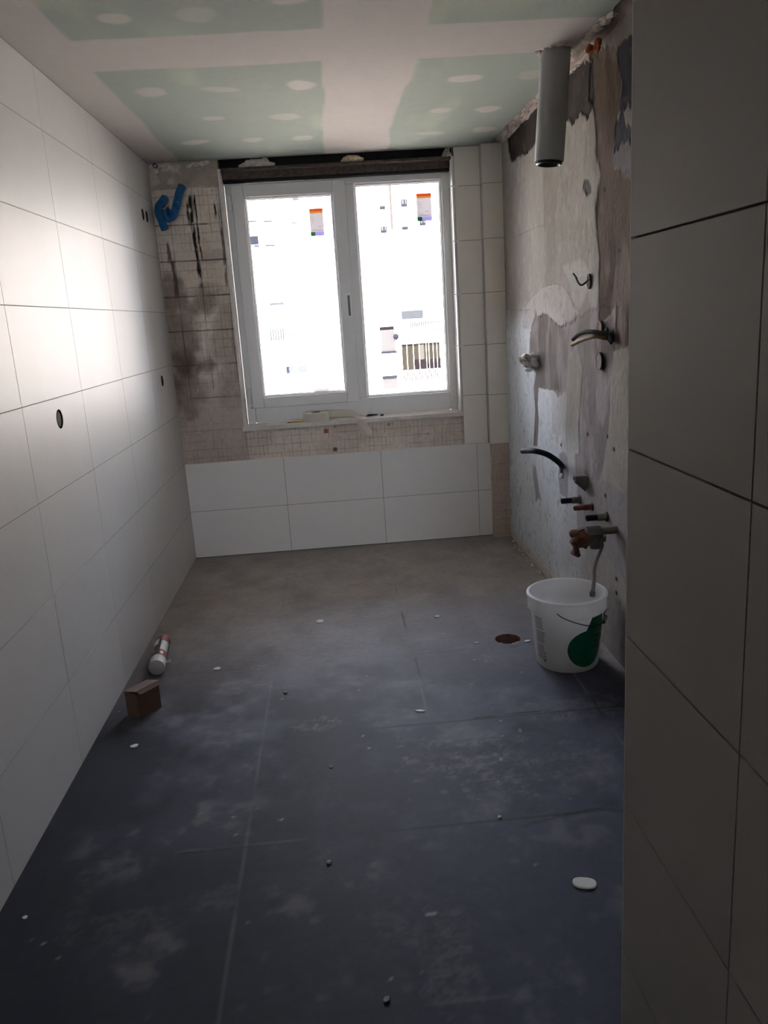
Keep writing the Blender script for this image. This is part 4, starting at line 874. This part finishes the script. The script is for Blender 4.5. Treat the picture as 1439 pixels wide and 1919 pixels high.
b = MB(); Mr2 = Mr @ Matrix.Translation((0, -ly-0.004, 0)) @ Matrix.Rotation(math.radians(62), 4, 'X'); b.prism([(-0.001, 0), (lx+0.001, 0), (lx-0.004, -0.016), (0.008, -0.016)], 0, th, 'xy')
for v in b.bm.verts: v.co = Mr2 @ v.co
b.build('tuck_flap', M_cardtop, t)
b = MB(); b.box((th, th, hz-0.012), (th*2, ly-th, hz-0.001)); b.build('side_flap', M_cardtop, t)

# ------------------------------------------------------------------ drain in the floor
t = thing('floor_drain', (DRAIN[0], DRAIN[1], -0.06), 'round open drain hole in the floor full of rubble, left of the bucket', 'drain')
MB().lathe([(DRAIN[2]+0.0005, 0.0), (DRAIN[2]+0.0005, 0.0595)], 56, None, False, False).build('drain_wall', M_mud, t, True)
b = MB(); rnd = random.Random(8)
b.lathe([(DRAIN[2], -0.03), (DRAIN[2], -0.016)], 32)
for k in range(26):
    a = rnd.uniform(0, 6.28); q = DRAIN[2]*0.8*math.sqrt(rnd.random()); b.rock((q*math.cos(a), q*math.sin(a), -0.008+0.022*rnd.random()), (rnd.uniform(.008, .016), rnd.uniform(.006, .014), rnd.uniform(.006, .012)), 500+k, 1)
b.build('rubble', M_mud, t)
for x, y, q in ((-0.032, -0.012, .010), (0.022, -0.044, .016), (0.036, -0.036, .012)):
    b = MB(); b.rock((x, y, 0.045 if x < 0 else 0.052), (q, q*.6, .006), int(700+x*1000) % 97, 1); b.build('plaster_bit', M_chip, t)

# ------------------------------------------------------------------ chips lying on the floor
def chip(px, py, sx, sy, lab, rot=0.0, seed=0, hgt=0.005, m=M_chip, name='plaster_chip', cat='plaster chip', grp='plaster chips on the floor'):
    q = hit(2, 0, px, py); rnd = random.Random(seed); n = 14; b = MB()
    sx *= 1.25; sy *= 1.25; pts = [((sx*(1+0.18*rnd.uniform(-1, 1)))*math.cos(2*math.pi*k/n), (sy*(1+0.18*rnd.uniform(-1, 1)))*math.sin(2*math.pi*k/n)) for k in range(n)]
    b.prism(pts, 0.0002, hgt, 'xy'); o = b.build(name, m, bevel=min(hgt, sx, sy)*0.3); o.location = (q[0], q[1], 0); o.rotation_euler = (0, 0, rot)
    return tag(o, lab, cat, grp)
q = hit(2, 0, 1095, 1657); b = MB(); n = 36
pts = [(0.029*abs(math.cos(a))**0.8*math.copysign(1, math.cos(a)), 0.019*abs(math.sin(a))**0.75*math.copysign(1, math.sin(a))) for a in [2*math.pi*k/n+0.01 for k in range(n)]]
b.prism(pts, 0.0002, 0.006, 'xy'); o = b.build('plaster_disc', M_chip, bevel=0.002); o.location = (q[0], q[1], 0); o.rotation_euler = (0, 0, -0.25)
tag(o, 'largest white oval disc lying on the dark floor at the lower right', 'plaster chip', 'plaster chips on the floor')
chip(252, 1399, 0.012, 0.008, 'small white plaster chip on the floor in front of the cardboard box', 0.4, 1)
chip(600, 1165, 0.014, 0.016, 'white plaster chip in the middle of the floor, left of the other far chip', 0.2, 2)
chip(819, 1156, 0.012, 0.010, 'white plaster chip on the floor at mid room, nearest the window', 0.1, 3)
chip(407, 1254, 0.013, 0.010, 'white plaster chip on the floor right of the spray can', 0.1, 4)
chip(787, 1333, 0.015, 0.005, 'thin curved white chip on the floor beside the long crack', -0.3, 5, 0.004)
chip(893, 1205, 0.008, 0.005, 'tiny white chip on the floor just left of the drain', 0.1, 6, 0.003)
chip(988, 1202, 0.012, 0.007, 'white rectangular chip between the drain and the bucket', 0.1, 7, 0.004)
chip(617, 1617, 0.006, 0.005, 'grey pebble on the dark floor in the middle foreground', 0.3, 8, 0.006, M_grit, 'pebble', 'pebble', 'pebbles on the floor')
chip(535, 1299, 0.006, 0.004, 'grey pebble on the floor right of the cardboard box', 0.3, 9, 0.006, M_grit, 'pebble', 'pebble', 'pebbles on the floor')
chip(620, 1438, 0.004, 0.004, 'small grey pebble on the floor near the centre of the room', 0.3, 10, 0.005, M_grit, 'pebble', 'pebble', 'pebbles on the floor')
chip(725, 1874, 0.006, 0.004, 'grey pebble on the floor at the bottom of the photo', 0.3, 11, 0.006, M_grit, 'pebble', 'pebble', 'pebbles on the floor')
chip(936, 1532, 0.005, 0.004, 'whitish pebble on the floor joint at the right foreground', 0.3, 12, 0.004, M_chip, 'pebble', 'pebble', 'pebbles on the floor')
chip(47, 1720, 0.005, 0.004, 'pale pebble on the dark floor at the lower left, by the wall', 0.3, 13, 0.004, M_chip, 'pebble', 'pebble', 'pebbles on the floor')
# crumbs along the foot of the right wall
b = MB(); rnd = random.Random(12)
for k in range(90):
    y = rnd.uniform(3.05, 4.7); s = rnd.uniform(.003, .009); b.rock((XR-0.008-abs(rnd.gauss(0, .014)), y, s*0.4), (s, s*1.2, s*0.7), 1000+k, 1)
tag(b.build('plaster_crumbs', M_plasterlump), 'pale plaster crumbs strewn along the foot of the right wall', 'crumbs', kind='stuff')

# ------------------------------------------------------------------ outside: street and two apartment buildings
b = MB(); b.box((-150, 6, -14.2), (150, 160, -14)); tag(b.build('floor', M_fground), kind='structure')
b = MB(); b.box((-150, -150, -14.2), (150, 5.9, -14)); tag(b.build('floor', M_fyard), kind='structure'); 
YF = 45.0
t = thing('apartment_building', (0, YF, -14), 'sunlit white apartment block with balconies seen through the whole window', 'building')
def FP(px, py, y=YF): q = hit(1, y, px, py); return q[0], q[2]+14
def rect(px0, py0, px1, py1, y=YF):
    x0, z0 = FP(px0, py0, y); x1, z1 = FP(px1, py1, y); return min(x0, x1), max(x0, x1), min(z0, z1), max(z0, z1)
def panel(name, m, r_, d0, d1, parent=None):
    b = MB(); b.box((r_[0], d0, r_[2]), (r_[1], d1, r_[3])); return b.build(name, m, parent or t)
MB().box((-24, 0, 0), (26, 12, 19.5)).build('building_wall', M_fwhite, t)
def railing(r_, n, y=-0.9, m=M_frail):
    b = MB(); x0, x1, z0, z1 = r_; w = (x1-x0)
    b.box((x0, y, z1-.06), (x1, y+.05, z1)); b.box((x0, y, z0), (x1, y+.05, z0+.06))
    for k in range(n+1):
        x = x0+w*k/n; b.box((x-.025, y+.01, z0), (x+.025, y+.04, z1))
    b.build('railing', m, t)
# small dark windows and coloured panels, left half
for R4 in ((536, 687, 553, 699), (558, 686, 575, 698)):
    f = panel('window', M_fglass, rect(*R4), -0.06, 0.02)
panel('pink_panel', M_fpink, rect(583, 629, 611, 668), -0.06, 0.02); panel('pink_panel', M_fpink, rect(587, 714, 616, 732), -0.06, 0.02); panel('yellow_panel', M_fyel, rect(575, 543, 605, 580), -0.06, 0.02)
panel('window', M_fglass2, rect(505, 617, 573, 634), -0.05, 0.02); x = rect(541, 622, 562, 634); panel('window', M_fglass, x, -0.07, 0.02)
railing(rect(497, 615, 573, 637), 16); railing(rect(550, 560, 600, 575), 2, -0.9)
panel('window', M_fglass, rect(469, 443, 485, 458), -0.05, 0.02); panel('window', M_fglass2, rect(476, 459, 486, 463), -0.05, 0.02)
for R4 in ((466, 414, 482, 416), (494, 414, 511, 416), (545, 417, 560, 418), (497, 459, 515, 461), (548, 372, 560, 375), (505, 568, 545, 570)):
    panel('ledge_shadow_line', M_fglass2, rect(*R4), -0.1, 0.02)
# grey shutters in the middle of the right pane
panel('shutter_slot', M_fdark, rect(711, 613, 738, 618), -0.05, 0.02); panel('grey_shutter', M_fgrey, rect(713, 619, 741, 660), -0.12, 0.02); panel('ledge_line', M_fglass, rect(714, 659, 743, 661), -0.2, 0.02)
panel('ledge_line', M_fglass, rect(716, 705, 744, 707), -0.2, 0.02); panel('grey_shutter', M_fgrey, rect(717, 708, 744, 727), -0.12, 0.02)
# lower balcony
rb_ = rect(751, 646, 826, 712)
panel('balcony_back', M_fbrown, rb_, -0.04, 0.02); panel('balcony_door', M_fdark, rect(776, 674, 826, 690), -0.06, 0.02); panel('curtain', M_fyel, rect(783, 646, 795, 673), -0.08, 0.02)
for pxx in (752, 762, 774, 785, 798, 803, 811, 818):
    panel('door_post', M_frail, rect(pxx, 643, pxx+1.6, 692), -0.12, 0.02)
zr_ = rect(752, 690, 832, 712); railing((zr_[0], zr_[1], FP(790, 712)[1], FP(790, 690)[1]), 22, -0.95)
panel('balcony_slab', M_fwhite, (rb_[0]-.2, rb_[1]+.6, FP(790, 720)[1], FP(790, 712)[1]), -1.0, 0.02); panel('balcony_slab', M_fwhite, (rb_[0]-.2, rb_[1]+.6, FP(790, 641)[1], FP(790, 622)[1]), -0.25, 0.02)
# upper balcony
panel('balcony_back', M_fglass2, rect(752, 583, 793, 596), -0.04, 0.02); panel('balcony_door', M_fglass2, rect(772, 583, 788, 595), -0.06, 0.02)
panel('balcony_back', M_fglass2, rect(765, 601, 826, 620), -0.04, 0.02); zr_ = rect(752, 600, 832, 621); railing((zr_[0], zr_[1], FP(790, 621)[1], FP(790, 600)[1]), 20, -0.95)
x, z = FP(741, 630); b = MB(); b.lathe([(0.03, 0), (0.16, 0.15), (0.12, 0.3), (0.02, 0.35)], 10, Matrix.Translation((x, -0.35, z-0.2))); b.build('wall_lamp', M_fglass, t)
# tower farther back
YT = 95.0
t = thing('tower_block', (0, YT, -14), 'tall pale tower block with small windows rising behind the nearer block', 'building')
MB().box((-40, 0, 0), (60, 15, 36)).build('building_wall', M_fwhite, t)
for R4 in ((711, 386, 722, 392), (751, 374, 763, 387), (713, 425, 725, 436), (753, 425, 765, 430), (786, 411, 798, 422)):
    f = panel('window', M_fglass, rect(*R4, y=YT), -0.1, 0.02)
    x0, x1, z0, z1 = rect(*R4, y=YT); b = MB(); b.box((x0+.1, -.12, z0+.25), ((x0+x1)/2-.05, 0, z1+.05)); b.build('pane', M_fgrey, f); b = MB(); b.box(((x0+x1)/2+.1, -.12, z0+.25), (x1-.1, 0, z1+.05)); b.build('pane', M_fgrey, f)
x0, z0 = FP(735, 430, YT); x1, z1 = FP(733, 345, YT); b = MB(); b.box((x0-.15, -.15, z0), (x0+.1, 0.02, z1)); b.build('pink_downpipe', M_fpink, t)
